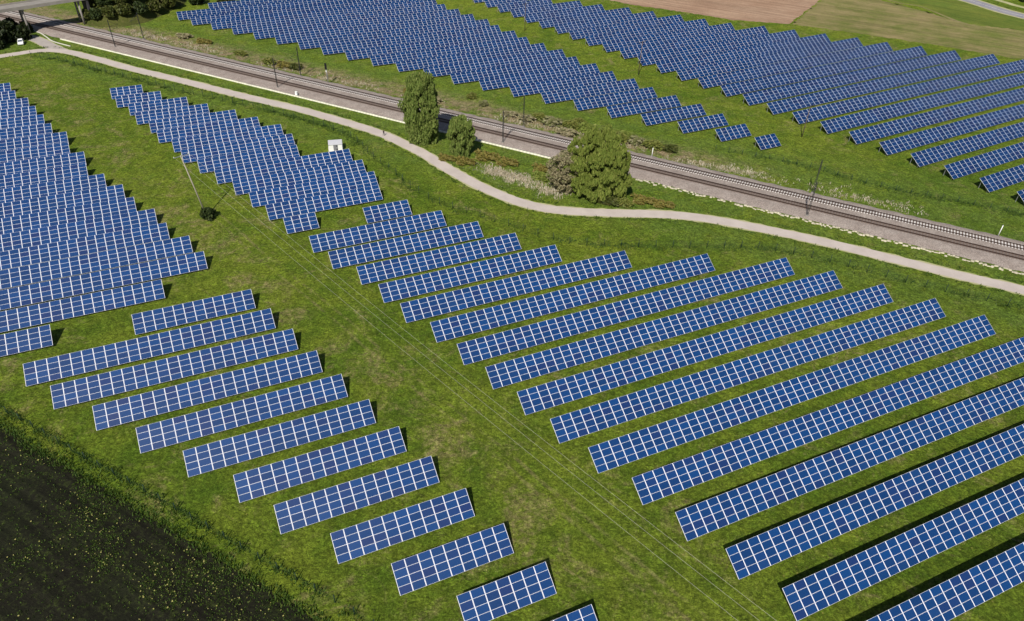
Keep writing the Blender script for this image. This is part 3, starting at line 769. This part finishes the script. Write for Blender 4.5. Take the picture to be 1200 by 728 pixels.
shrub('rust', 6.4, 162.6, 2.6, 1.7, 1.6, 'olive shrub by the trough just left of the budding tree', RA)
shrub('green2', 5.6, 159.0, 2.2, 1.6, 1.5, 'bright yellow green shrub left of the budding tree', RA)
shrub('rust', 29.4, 148.9, 2.8, 1.7, 1.3, 'russet shrub just right of the broad willow', RA)
shrub('rust', 33.6, 147.4, 2.4, 1.6, 1.1, 'russet shrub farthest right below the cable trough', RA)
shrub('dark', 21.4, 147.8, 3.0, 1.6, 1.6, 'dark green shrub in the shade under the willow', RA)
shrub('pale', 9.4, 191.2, 2.8, 1.8, 1.9, 'pale blossoming shrub on the bank above the tracks', RA, 'shrubs on the bank above the railway')
shrub('green', 14.6, 189.6, 2.4, 1.8, 1.7, 'green shrub right of the pale blossoming one on the bank', RA, 'shrubs on the bank above the railway')
shrub('green2', 18.6, 187.4, 2.6, 2.0, 2.0, 'bright green shrub on the bank behind the willow', RA, 'shrubs on the bank above the railway')
shrub('brown', 13.4, 184.4, 2.8, 1.6, 1.7, 'brown twiggy shrub on the bank above the tracks', RA, 'shrubs on the bank above the railway')
shrub('green', 26.5, 182.0, 3.0, 2.0, 1.9, 'green shrub on the bank just right of the willow', RA, 'shrubs on the bank above the railway')
shrub('pale', 31.4, 180.6, 2.2, 1.6, 1.7, 'pale twiggy shrub on the bank near the white post', RA, 'shrubs on the bank above the railway')
shrub('green', 35.6, 178.4, 2.8, 1.8, 1.6, 'green shrub on the bank right above the white post', RA, 'shrubs on the bank above the railway')
shrub('dark', 40.0, 176.6, 2.2, 1.6, 1.6, 'dark rounded shrub at the right end of the bank', RA, 'shrubs on the bank above the railway')
shrub('green', -13.8, 208.6, 1.4, 1.2, 1.5, 'small green shrub on the bank behind the tall poplar', 0.3, 'shrubs on the bank above the railway')
shrub('pale', -10.0, 203.6, 1.6, 1.2, 1.3, 'small grey green shrub on the bank right of the poplar', 0.8, 'shrubs on the bank above the railway')
shrub('brown', 2.6, 193.4, 2.2, 1.5, 1.4, 'brown shrub on the bank by a railway mast', RA, 'shrubs on the bank above the railway')
shrub('dark', -70.6, 228.6, 2.2, 1.6, 1.7, 'dark shrub on the bank left of the trackside signal', RA, 'shrubs on the bank above the railway')
shrub('rust', -74.8, 230.4, 2.8, 1.8, 1.5, 'olive shrub at the left of the dark one on the bank', RA, 'shrubs on the bank above the railway')
shrub('green', -80.4, 233.0, 2.4, 1.6, 1.5, 'green shrub on the bank above the third railway mast', RA, 'shrubs on the bank above the railway')
shrub('brown', -116.5, 256.5, 3.0, 1.8, 1.2, 'brown shrub on the bank near the second railway mast', RA, 'shrubs on the bank above the railway')
shrub('rust', -108.0, 251.5, 3.0, 1.6, 1.2, 'russet shrub on the bank below the rearmost panels', RA, 'shrubs on the bank above the railway')
shrub('shady', -66.2, 136.2, 1.7, 1.5, 2.0, 'dark shrub growing round the foot of the leaning pole', 0.2, 'shrubs in the grass')

for (x, y, rx, ry, hh, k, lab) in [
    (-2.0, 196.5, 2.2, 1.4, 1.2, 'brown', 'brown twiggy shrub on the bank left of a half hidden mast'), (6.0, 194.6, 2.2, 1.6, 1.5, 'green', 'green shrub on the bank right of a half hidden mast'),
    (17.0, 192.6, 1.8, 1.4, 1.3, 'green', 'small green shrub up the bank behind the pale one'), (22.6, 184.6, 2.0, 1.5, 1.6, 'pale', 'pale shrub on the bank partly behind the willow'),
    (29.0, 184.6, 2.0, 1.4, 1.4, 'green2', 'yellow green shrub high on the bank right of the willow'), (-24.0, 205.0, 1.8, 1.3, 1.1, 'brown', 'brown shrub on the bank left of the tall poplar'),
    (-33.0, 212.0, 1.6, 1.2, 1.0, 'rust', 'low olive shrub on the bank right of the signal'), (-92.0, 240.5, 2.4, 1.5, 1.2, 'green', 'green shrub on the bank below the second lowest panel corner'),
    (24.6, 147.2, 2.0, 1.4, 1.4, 'green', 'green shrub at the right foot of the willow')]:
    shrub(k, x, y, rx, ry, hh, lab, RA, 'shrubs on the bank above the railway' if y > 160 else 'shrubs along the railway')

# tall grass, reeds and weeds nobody could count
def tufts(name, pts, rng, hmin, hmax, width, blades, mat, label, cat, spread=0.22, lie=0.6):
    pts = np.asarray(pts); n = len(pts) * blades
    C = np.repeat(pts, blades, 0); a = rng.uniform(0, 2 * math.pi, n); h = rng.uniform(hmin, hmax, n)
    ox = rng.normal(0, spread, (n, 2))
    tilt = rng.uniform(-lie, lie, n)
    up = np.stack([np.cos(a) * np.sin(tilt), np.sin(a) * np.sin(tilt), np.cos(tilt)], 1)
    side = np.stack([-np.sin(a), np.cos(a), np.zeros(n)], 1)
    P = np.zeros((n, 3)); P[:, :2] = C[:, :2] + ox; P[:, 2] = 0
    P = P + up * (h / 2)[:, None]
    Q, F = quads(P, side * (width * rng.uniform(.6, 1.4, n) / 2)[:, None], up * (h / 2)[:, None])
    o = link(name, arrays_mesh(name, Q, F, [mat])); tag(o, label, cat, kind='stuff')

def along(poly, per_m, rng, s_sd, off=0.0):
    L = smooth(poly, 6); out = []
    for a, b in zip(L[:-1], L[1:]):
        d = (b - a); n = Vector((-d.y, d.x, 0)).normalized(); k = rng.poisson(d.length * per_m)
        for _ in range(k):
            p = a + d * rng.uniform(0, 1) + n * (off + rng.normal(0, s_sd)); out.append((p.x, p.y))
    return out
FENCE1 = [(-156.86, 233.01), (-144.51, 229.23), (-131.35, 222.56), (-118.98, 216.9), (-102.65, 208.71), (-84.43, 200.89), (-74.06, 196.6), (-60.14, 189.88), (-48.12, 182.82), (-43.3, 178.6), (-39.57, 173.38), (-36.02, 167.4), (-29.94, 160.15), (-26.13, 154.6), (-21.29, 148.9), (-17.05, 145.1), (-10.12, 141.2), (-0.54, 136.0), (6.24, 132.3), (11.21, 130.3), (17.43, 129.5), (25.83, 129.5), (35.32, 129.7), (44.33, 130.0), (53.37, 129.9), (64.54, 126.1), (72.61, 121.93), (81.72, 117.6), (90.38, 114.2), (97.18, 111.2), (118, 101.5), (150, 87)]
FENCE2 = [(-100, 89.5), (-77.86, 77.9), (-71.35, 74.6), (-64.5, 70.84), (-57.13, 66.99), (-48.88, 62.95), (-44.42, 60.5), (-38.12, 57.2), (-31.86, 53.82), (-25.31, 50.5), (-19.41, 47.4), (-16.02, 45.5), (0, 36.5)]
DITCH = [(52, 178), (66, 173.0), (74.25, 169.2), (82.61, 163.2), (91.36, 158.3), (104.77, 153.2), (116.81, 147.8), (150, 132)]
rg = np.random.default_rng(5)
def clumpy(p, keep): return [q for q in p if math.sin(q[0] * .9 + 1.7 * math.sin(q[1] * .37)) + math.sin(q[0] * .23 + q[1] * .31) + rg.normal(0, .8) > keep]
pts = clumpy(along(FENCE1, 8, rg, 0.75), 0.1) + clumpy(along(FENCE2, 9, rg, 0.45), -0.5) + clumpy(along(DITCH, 8, rg, 0.8), 0.0) + along(PATH[2:], 1.2, rg, 0.3, 2.7) + along(PATH[2:], 1.2, rg, 0.3, -2.7)
pts += along(DARK_EDGE, 12, rg, 0.45)
tufts('tall_grass', pts, rg, 0.18, 0.46, 0.10, 6, M['tuft'], 'tall dark green grass growing along the fences and ditch', 'grass')
pts = []
for (cx, cy, sx, sy, n) in ((-4.5, 161.6, 2.6, 1.2, 200), (0.6, 158.6, 1.8, 1.3, 150), (8.0, 153.0, 2.2, 1.5, 150), (3.0, 157.5, 4.0, 1.8, 90)):
    for _ in range(n):
        u, v = rg.normal(0, sx), rg.normal(0, sy); pts.append((cx + RD.x * u + RN.x * v, cy + RD.y * u + RN.y * v))
for _ in range(1500):
    t = rg.uniform(-250, 25); s_ = rg.normal(11.0, 1.8)
    if math.sin(t * 0.21) + math.sin(t * 0.083 + 1.3) + rg.normal(0, .5) > 0.0 and s_ > 8.8: p = rail(t, s_); pts.append((p.x, p.y))
for _ in range(120):
    f = rg.uniform(0, 1); pts.append((38 + 22 * f + rg.normal(0, 1), 172.5 - 8.5 * f + rg.normal(0, .7)))
tufts('dead_reed', pts, rg, 0.2, 0.6, 0.09, 6, M['reed'], 'pale dead grass and reeds on the railway banks', 'reeds', 0.4, 1.25)

# weeds and pale flowers on the dark field
pts = []
rw = np.random.default_rng(9)
cl = [(rw.uniform(-75, -10), rw.uniform(20, 75)) for _ in range(60)]
def in_dark(x, y): return (y - 45.9) < -(x + 22.63) * 0.541 - 0.6
while len(pts) < 6500:
    if rw.random() < 0.7:
        c = cl[rw.integers(0, 60)]; x, y = c[0] + rw.normal(0, 2.2), c[1] + rw.normal(0, 2.2)
    else: x, y = rw.uniform(-90, 0), rw.uniform(20, 82)
    if in_dark(x, y): pts.append((x, y))
tufts('field_weeds', pts, rw, 0.06, 0.20, 0.10, 5, M['tuft'], 'green weeds sprouting across the dark ploughed field', 'weeds', 0.16)
Cn = np.array([(x + rw.normal(0, .3), y + rw.normal(0, .3), rw.uniform(.12, .25)) for x, y in pts[:1500]])
A = rand_dirs(len(Cn), rw); A[:, 2] *= .25; B = np.cross(A, rand_dirs(len(Cn), rw)); B[:, 2] *= .25
Q, F = quads(Cn, A * .085, B * .085)
o = link('field_flowers', arrays_mesh('field_flowers', Q, F, [M['flower']])); tag(o, 'pale yellow flowers dotted over the dark ploughed field', 'flowers', kind='stuff')

# ------------------------------------------------------------------ fences
def mesh_mat():
    m, t, b = nodes('green wire mesh'); q = NT(t)
    b.inputs['Base Color'].default_value = (0.012, 0.045, 0.028, 1); b.inputs['Roughness'].default_value = 0.5
    tr = q.new('ShaderNodeBsdfTransparent'); mx = q.new('ShaderNodeMixShader'); mx.inputs[0].default_value = 0.10
    t.links.new(tr.outputs[0], mx.inputs[1]); t.links.new(b.outputs[0], mx.inputs[2])
    t.links.new(mx.outputs[0], t.nodes['Material Output'].inputs['Surface']); return m
M['mesh'] = mesh_mat()
M['post'] = simple('dark green fence post', (0.014, 0.032, 0.022), 0.6, 0.1, 0.2)
def fence(poly, label, step=3.3, h=1.7):
    L = smooth(poly, 6); root = empty('mesh_fence', (L[0].x, L[0].y, 0)); tag(root, label, 'fence', 'wire mesh fences')
    o0 = L[0]; V = []; F = []
    for i, p in enumerate(L):
        q = p - o0; V += [(q.x, q.y, 0.04), (q.x, q.y, h)]
        if i: F.append((2 * i - 2, 2 * i, 2 * i + 1, 2 * i - 1))
    link('wire_mesh', arrays_mesh('wire_mesh', V, F, [M['mesh']]), root)
    b = MB(); b.tube([(0, 0, -0.2), (0, 0, h + 0.15)], 0.06, 6); b.box((0, 0, h + 0.16), (0.1, 0.1, 0.03))
    proto = b.build('fence_post', M['post'], root); first = True; acc = 0.0; spots = []
    for a, c in zip(L[:-1], L[1:]):
        d = (c - a).length
        while acc < d: spots.append(a.lerp(c, acc / d) - o0); acc += step
        acc -= d
    while len(spots) > 100: spots.pop()
    for p in spots:
        if first: proto.location = p; first = False
        else:
            c = proto.copy(); COL.objects.link(c); c.parent = root; c.location = p
fence(FENCE1, 'dark green mesh fence running between the footpath and the solar rows', 3.6)
fence(FENCE2, 'dark green mesh fence along the edge of the dark ploughed field', 3.0, 1.5)
fence(DITCH, 'dark fence in tall grass between railway and the far right solar rows', 3.4, 1.3)

# ------------------------------------------------------------------ railway masts, poles and posts
def mast(x, y, side, label, h=9.0):
    root = empty('railway_mast', (x, y, 0), RA); tag(root, label, 'railway mast', 'railway masts')
    b = MB(); b.box((0, 0, 0.15), (0.7, 0.7, 0.5)); b.build('foundation', M['deck'], root)
    b = MB()
    for sx in (-1, 1): b.bar((sx * 0.15, 0, 0.4), (sx * 0.10, 0, h), 0.09, 0.10)
    n = 11
    for i in range(n):
        z0, z1 = 0.6 + (h - 0.8) * i / n, 0.6 + (h - 0.8) * (i + 1) / n
        a = 1 if i % 2 else -1; b.bar((a * .13, 0, z0), (-a * .13, 0, z1), 0.04)
    b.build('post', M['dark_steel'], root)
    b = MB(); e = side * 3.4
    b.tube([(0, 0, h - 2.2), (0, e, h - 2.0)], 0.045, 6); b.tube([(0, 0, h - 0.4), (0, e * .82, h - 2.0)], 0.04, 6); b.tube([(0, e * .95, h - 2.0), (0, e * .7, h - 3.2)], 0.035, 6); b.tube([(0, 0, h - 3.4), (0, e * .9, h - 3.1)], 0.03, 6)
    b.build('cantilever', M['dark_steel'], root)
    b = MB(); b.tube([(0, side * .25, h - 2.19), (0, side * .75, h - 2.15)], 0.10, 8); b.build('insulator', M['brown_pole'], root)
mast(-134.63, 243.79, 1, 'railway mast on the footpath side, nearest the bridge')
mast(-129.06, 252.99, -1, 'railway mast on the far side of the tracks, nearest the bridge')
mast(-71.94, 212.16, 1, 'railway mast left of the tall poplar, on the trough side')
mast(-67.47, 222.16, -1, 'railway mast just left of the trackside signal, beyond the tracks')
mast(-3.69, 178.43, 1, 'railway mast on the trough side, right of the two trees', 8.9)
mast(1.6, 188.9, -1, 'railway mast standing in bank scrub, right of the two trees')
mast(65.81, 144.60, 1, 'railway mast at right standing beside the crumbled stone edging', 8.8)
mast(70.4, 155.5, -1, 'railway mast at right standing on the grass side of tracks', 8.8)

def wire(a, b, sag, r, mat, label, group, n=28):
    a = Vector(a); b_ = Vector(b); pts = []
    for i in range(n + 1):
        f = i / n; p = a.lerp(b_, f); p.z -= 4 * sag * f * (1 - f); pts.append(p)
    m = MB(); m.tube(pts, r, 5); tag(m.build('overhead_wire', mat), label, 'wire', group)

def utility_pole(x, y, h, mat, label, arm_az, top=(0, 0), r=0.15, arms=((-1.5, 1.5, 0.25),), group='power line poles', spots=None):
    root = empty('utility_pole', (x, y, 0)); tag(root, label, 'pole', group)
    b = MB(); b.tube([(0, 0, -0.3), (top[0] * .5, top[1] * .5, h * .5), (top[0], top[1], h)], [r, r * .85, r * .65], 10); b.build('post', mat, root)
    ux, uy = math.cos(R(arm_az)), math.sin(R(arm_az)); out = []
    for (o0, o1, dz) in arms:
        f = (h - dz) / h; cx, cy = top[0] * f, top[1] * f
        b = MB(); b.bar((cx + ux * o0, cy + uy * o0, h - dz), (cx + ux * o1, cy + uy * o1, h - dz), 0.10, 0.12); b.build('crossarm', M['steel'] if mat is M['wood_pole'] else M['dark_steel'], root)
        for o_ in (spots or (o0 * .95, (o0 + o1) / 2 + .2, o1 * .95)):
            b = MB(); q = (cx + ux * o_, cy + uy * o_)
            b.tube([(*q, h - dz + .05), (*q, h - dz + .16), (*q, h - dz + .30)], [.04, .09, .04], 8); b.build('insulator', M['white'] if mat is M['wood_pole'] else M['brown_pole'], root)
            out.append(Vector((x + q[0], y + q[1], h - dz + .3)))
    return out
w0 = utility_pole(-66.88, 136.95, 14.1, M['wood_pole'], 'tall pale leaning pole standing in a dark shrub', 44.3, top=(-2.3, 0.35), r=0.17, arms=((-1.5, 1.7, 0.2),))
w1 = utility_pole(48.5, 16.9, 13.0, M['wood_pole'], 'pale pole carrying three wires at the near end of the grass aisle', 44.3, r=0.17, arms=((-1.7, 1.6, 0.2),), spots=(-1.5, .1, 1.35))
for k, nm in ((0, 'left'), (1, 'middle'), (2, 'right')):
    wire(w0[k], w1[k], 1.6, 0.012, M['wire'], '%s of three thin pale wires hanging over the grass aisle' % {'left': 'leftmost', 'middle': 'middle', 'right': 'rightmost'}[nm], 'wires over the grass aisle', 40)
pa = utility_pole(1.65, 275.91, 9.6, M['brown_pole'], 'slim pole between the far solar blocks, farthest of three', 40.3, r=0.13)
pb = utility_pole(38.31, 232.69, 10.6, M['brown_pole'], 'slim pole between the far solar blocks, middle of three', 40.3, r=0.13)
pc = utility_pole(77.57, 187.94, 9.0, M['brown_pole'], 'slim pole between the far solar blocks, nearest the railway', 40.3, r=0.13)
for A_, B_, nm in ((pa, pb, 'far'), (pb, pc, 'near')):
    for k, sd in ((0, 'lower'), (2, 'upper')):
        wire(A_[k], B_[k], 0.9, 0.008, M['dark_wire'], 'thin dark wire, %s side of the %s span between the far solar blocks' % ({'lower': 'railway', 'upper': 'field'}[sd], nm), 'wires between the far solar blocks', 16)

def signal(x, y):
    root = empty('railway_signal', (x, y, 0), RA); tag(root, 'trackside railway signal, black board on a grey post', 'railway signal')
    b = MB(); b.box((0, 0, .15), (.7, .7, .4)); b.build('base', M['concrete'], root)
    b = MB(); b.tube([(0, 0, .3), (0, 0, 6.0)], .10, 8); b.build('post', M['steel'], root)
    b = MB(); b.box((0, -.12, 5.4), (.75, .08, 1.9)); b.build('signal_board', M['black'], root)
    for z in (5.9, 5.3, 4.9):
        b = MB(); b.tube([(0.1, -.16, z), (.1, -.36, z)], [.10, .12], 10); b.build('lamp_hood', M['black'], root)
    b = MB(); b.box((0, -.14, 3.9), (.32, .05, .5)); b.build('plate', M['white'], root)
    b = MB()
    for sx in (-.18, .18): b.bar((sx, .22, .3), (sx, .22, 5.2), .03)
    for i in range(14): b.bar((-.18, .22, .6 + i * .33), (.18, .22, .6 + i * .33), .025)
    b.build('ladder', M['steel'], root)
signal(-57.94, 216.89)
def marker(x, y, h, label, top=0.0):
    root = empty('marker_post', (x, y, 0), RA); tag(root, label, 'marker post', 'white marker posts')
    b = MB(); b.box((0, 0, .06), (.4, .4, .14)); b.build('base', M['concrete'], root)
    b = MB(); b.tube([(0, 0, .1), (0, 0, h)], .085, 8); b.build('post', M['white'], root)
    b = MB(); b.tube([(0, 0, h), (0, 0, h + .06)], [.11, .06], 8); b.build('cap', M['steel'], root)
marker(34.46, 172.05, 2.9, 'white marker post beside the tracks right of the willow')
marker(105.58, 138.17, 2.9, 'white marker post beside the tracks near the right edge')
root = empty('track_cabinet', (-64.9, 206.7, 0), RA); tag(root, 'small white cabinet standing against the pale cable trough', 'cabinet')
b = MB(); b.box((0, 0, .62), (.62, .45, 1.2)); b.build('body', M['white'], root, 0.015)
b = MB(); b.box((0, 0, 1.26), (.72, .55, .07)); b.build('lid', M['white'], root)
b = MB(); b.box((0, -.232, .65), (.50, .012, .95)); b.build('door', M['alu'], root)

# ------------------------------------------------------------------ white transformer hut
M['roof_grey'] = simple('pale grey roof felt', (0.50, 0.50, 0.53), 0.7, 0.0, 0.18, 1.5)
hr = empty('transformer_hut', (-46.2, 172.2, 0), R(14.0)); tag(hr, 'small white transformer hut standing behind the solar rows', 'hut')
b = MB(); b.box((0, 0, 0.85), (3.3, 2.7, 1.7)); b.build('wall', M['white'], hr)
b = MB(); b.box((0, 0, 1.76), (3.5, 2.9, 0.12)); b.box((0, 0, 1.84), (3.2, 2.6, 0.05)); b.build('roof', M['roof_grey'], hr)
b = MB(); b.box((0, -1.362, 0.85), (1.10, 0.025, 1.55)); d_ = b.build('door', M['door'], hr)
b = MB(); b.box((0.08, -1.385, 0.85), (0.05, 0.03, 0.16)); b.build('handle', M['steel'], d_)
for zz in (0.45, 1.35):
    b = MB(); b.box((0.33, -1.379, zz), (0.42, 0.012, 0.28)); b.build('vent', M['dark_steel'], d_)
b = MB(); b.box((0, 0, 0.05), (3.7, 3.1, 0.12)); b.build('plinth', M['concrete'], hr)

# ------------------------------------------------------------------ road bridge over the railway
M['shade_concrete'] = simple('concrete with painted shade', (0.045, 0.043, 0.045), 0.9, 0.0, 0.4, 0.5)  # shade under the bridge deck is painted into this near-black colour
br = empty('road_bridge', BC, BA); tag(br, 'narrow grey concrete bridge crossing over the railway', 'bridge')
b = MB(); b.box((1.5, 2.6, 8.45), (68, 6.2, 0.5)); b.build('deck', M['deck'], br)
for y_ in (-0.62, 5.82):
    b = MB(); b.box((1.5, y_, 8.72), (68, 0.3, 1.04)); b.build('parapet', M['deck'], br)
b = MB(); b.box((1.5, 2.6, 8.74), (68, 6.1, 0.06)); b.build('roadway', M['deck'], br)
for wx in (16.6, -1.2):
    for y_ in (0.4, 4.8):
        b = MB(); b.tube([(wx, y_, -0.2), (wx, y_, 7.6)], [0.38, 0.34], 12); b.build('column', M['deck'], br)
    b = MB(); b.box((wx, 2.6, 7.88), (0.9, 5.8, 0.60)); b.build('crosshead', M['deck'], br)
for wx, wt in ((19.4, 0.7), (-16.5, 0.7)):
    b = MB(); b.box((wx, 2.6, 4.05), (wt, 6.3, 8.0)); b.build('abutment', M['shade_concrete'], br)
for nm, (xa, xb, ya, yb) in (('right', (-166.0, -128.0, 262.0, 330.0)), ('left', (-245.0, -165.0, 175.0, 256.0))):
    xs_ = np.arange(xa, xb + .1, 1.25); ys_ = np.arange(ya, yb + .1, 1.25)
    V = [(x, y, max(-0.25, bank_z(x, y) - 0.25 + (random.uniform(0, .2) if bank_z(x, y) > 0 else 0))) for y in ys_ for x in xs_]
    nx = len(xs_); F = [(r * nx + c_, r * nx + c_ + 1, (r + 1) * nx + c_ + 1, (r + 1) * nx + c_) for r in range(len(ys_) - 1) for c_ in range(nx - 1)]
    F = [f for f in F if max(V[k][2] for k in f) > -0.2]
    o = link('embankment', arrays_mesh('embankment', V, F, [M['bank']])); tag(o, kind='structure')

# ------------------------------------------------------------------ small white car under the trees
def car(x, y, rz):
    root = empty('parked_car', (x, y, 0), rz); tag(root, 'small white car half hidden under the dark trees', 'car')
    bm = bmesh.new()
    prof_ = [(-2.0, .35), (-2.05, .75), (-1.9, .95), (-1.55, 1.0), (-1.25, 1.42), (.35, 1.45), (.95, .98), (1.85, .86), (2.05, .6), (2.0, .32)]
    L_ = [bm.verts.new((px, -.82 if pz < 1.1 else -.66, pz)) for px, pz in prof_]; R_ = [bm.verts.new((px, .82 if pz < 1.1 else .66, pz)) for px, pz in prof_]
    bm.faces.new(L_[::-1]); bm.faces.new(R_); n = len(prof_)
    for i in range(n): bm.faces.new((L_[i], L_[(i + 1) % n], R_[(i + 1) % n], R_[i]))
    bmesh.ops.bevel(bm, geom=bm.edges[:], offset=.05, segments=2, affect='EDGES'); bmesh.ops.recalc_face_normals(bm, faces=bm.faces[:])
    me = bpy.data.meshes.new('body'); bm.to_mesh(me); bm.free(); me.materials.append(M['white']); link('body', me, root)
    gl = M['car_glass']
    for nm, q in (('windscreen', [(.42, -.58, 1.42), (.42, .58, 1.42), (.93, .68, 1.01), (.93, -.68, 1.01)]), ('rear_window', [(-1.30, -.58, 1.38), (-1.30, .58, 1.38), (-1.56, .68, 1.03), (-1.56, -.68, 1.03)])):
        o_ = MB().poly([(a + (.03 if a > 0 else -.03), bb, c + .02) for a, bb, c in q]).build(nm, gl, root)
    for sg in (-1, 1):
        MB().poly([(-1.1, sg * .70, 1.36), (.28, sg * .70, 1.38), (.78, sg * .835, 1.02), (-1.35, sg * .835, 1.02)]).build('side_window', gl, root)
        MB().box((1.98, sg * .58, .68), (.12, .34, .16)).build('headlight', M['alu'], root)
        for wx in (-1.25, 1.3):
            w_ = MB().tube([(wx, sg * .70, .31), (wx, sg * .86, .31)], .31, 16).build('wheel', M['rubber'], root)
            MB().tube([(wx, sg * .85, .31), (wx, sg * .875, .31)], .19, 12).build('rim', M['alu'], w_)
M['car_glass'] = simple('car glass', (0.05, 0.07, 0.10), 0.1, 0.0, 0.1, 2.0, 0.8)
car(-166.7, 244.9, R(-62))

# ------------------------------------------------------------------ walker on the footpath
def person(x, y, rz):
    vs = [((0, 0, .92), .13), ((0, 0, 1.10), .13), ((.02, 0, 1.30), .15), ((.03, 0, 1.44), .09), ((.04, 0, 1.52), .055), ((.06, 0, 1.60), .085), ((.06, 0, 1.70), .08),
          ((.0, .18, 1.41), .06), ((-.05, .23, 1.16), .047), ((.08, .24, .93), .035), ((.11, .24, .86), .03),
          ((.0, -.18, 1.41), .06), ((.08, -.23, 1.16), .047), ((.24, -.22, .97), .035), ((.28, -.22, .91), .03),
          ((.0, .09, .86), .095), ((.16, .10, .48), .065), ((.10, .10, .09), .045), ((.24, .10, .04), .04),
          ((.0, -.09, .86), .095), ((-.05, -.10, .48), .065), ((-.26, -.10, .13), .045), ((-.15, -.10, .04), .04)]
    es = [(0, 1), (1, 2), (2, 3), (3, 4), (4, 5), (5, 6), (3, 7), (7, 8), (8, 9), (9, 10), (3, 11), (11, 12), (12, 13), (13, 14), (0, 15), (15, 16), (16, 17), (17, 18), (0, 19), (19, 20), (20, 21), (21, 22)]
    me = bpy.data.meshes.new('person'); me.from_pydata([v[0] for v in vs], es, []); o_ = link('person', me)
    sk = o_.modifiers.new('skin', 'SKIN')
    for i, v in enumerate(vs): me.skin_vertices[0].data[i].radius = (v[1], v[1])
    me.skin_vertices[0].data[0].use_root = True
    o_.modifiers.new('sub', 'SUBSURF').levels = 2; o_.modifiers['sub'].render_levels = 2
    m, t, b_ = nodes('dark clothes and skin'); q = NT(t)
    sp = q.new('ShaderNodeSeparateXYZ'); q.put(sp.inputs[0], q.coord())
    c = q.mix(q.math('GREATER_THAN', sp.outputs[2], 0.93), (0.018, 0.020, 0.035), (0.040, 0.022, 0.030))
    c = q.mix(q.math('GREATER_THAN', sp.outputs[2], 1.49), c, (0.45, 0.28, 0.20))
    t.links.new(c, b_.inputs['Base Color']); me.materials.append(m)
    o_.location = (x, y, 0.02); o_.rotation_euler = (0, 0, rz)
    tag(o_, 'person in dark clothes walking along the pale footpath', 'person')
    b = MB(); bmesh.ops.create_uvsphere(b.bm, u_segments=12, v_segments=8, radius=.105, matrix=Matrix.Translation((.045, 0, 1.69))); b.build('hair', M['black'], o_)
person(-35.3, 180.9, R(-42))
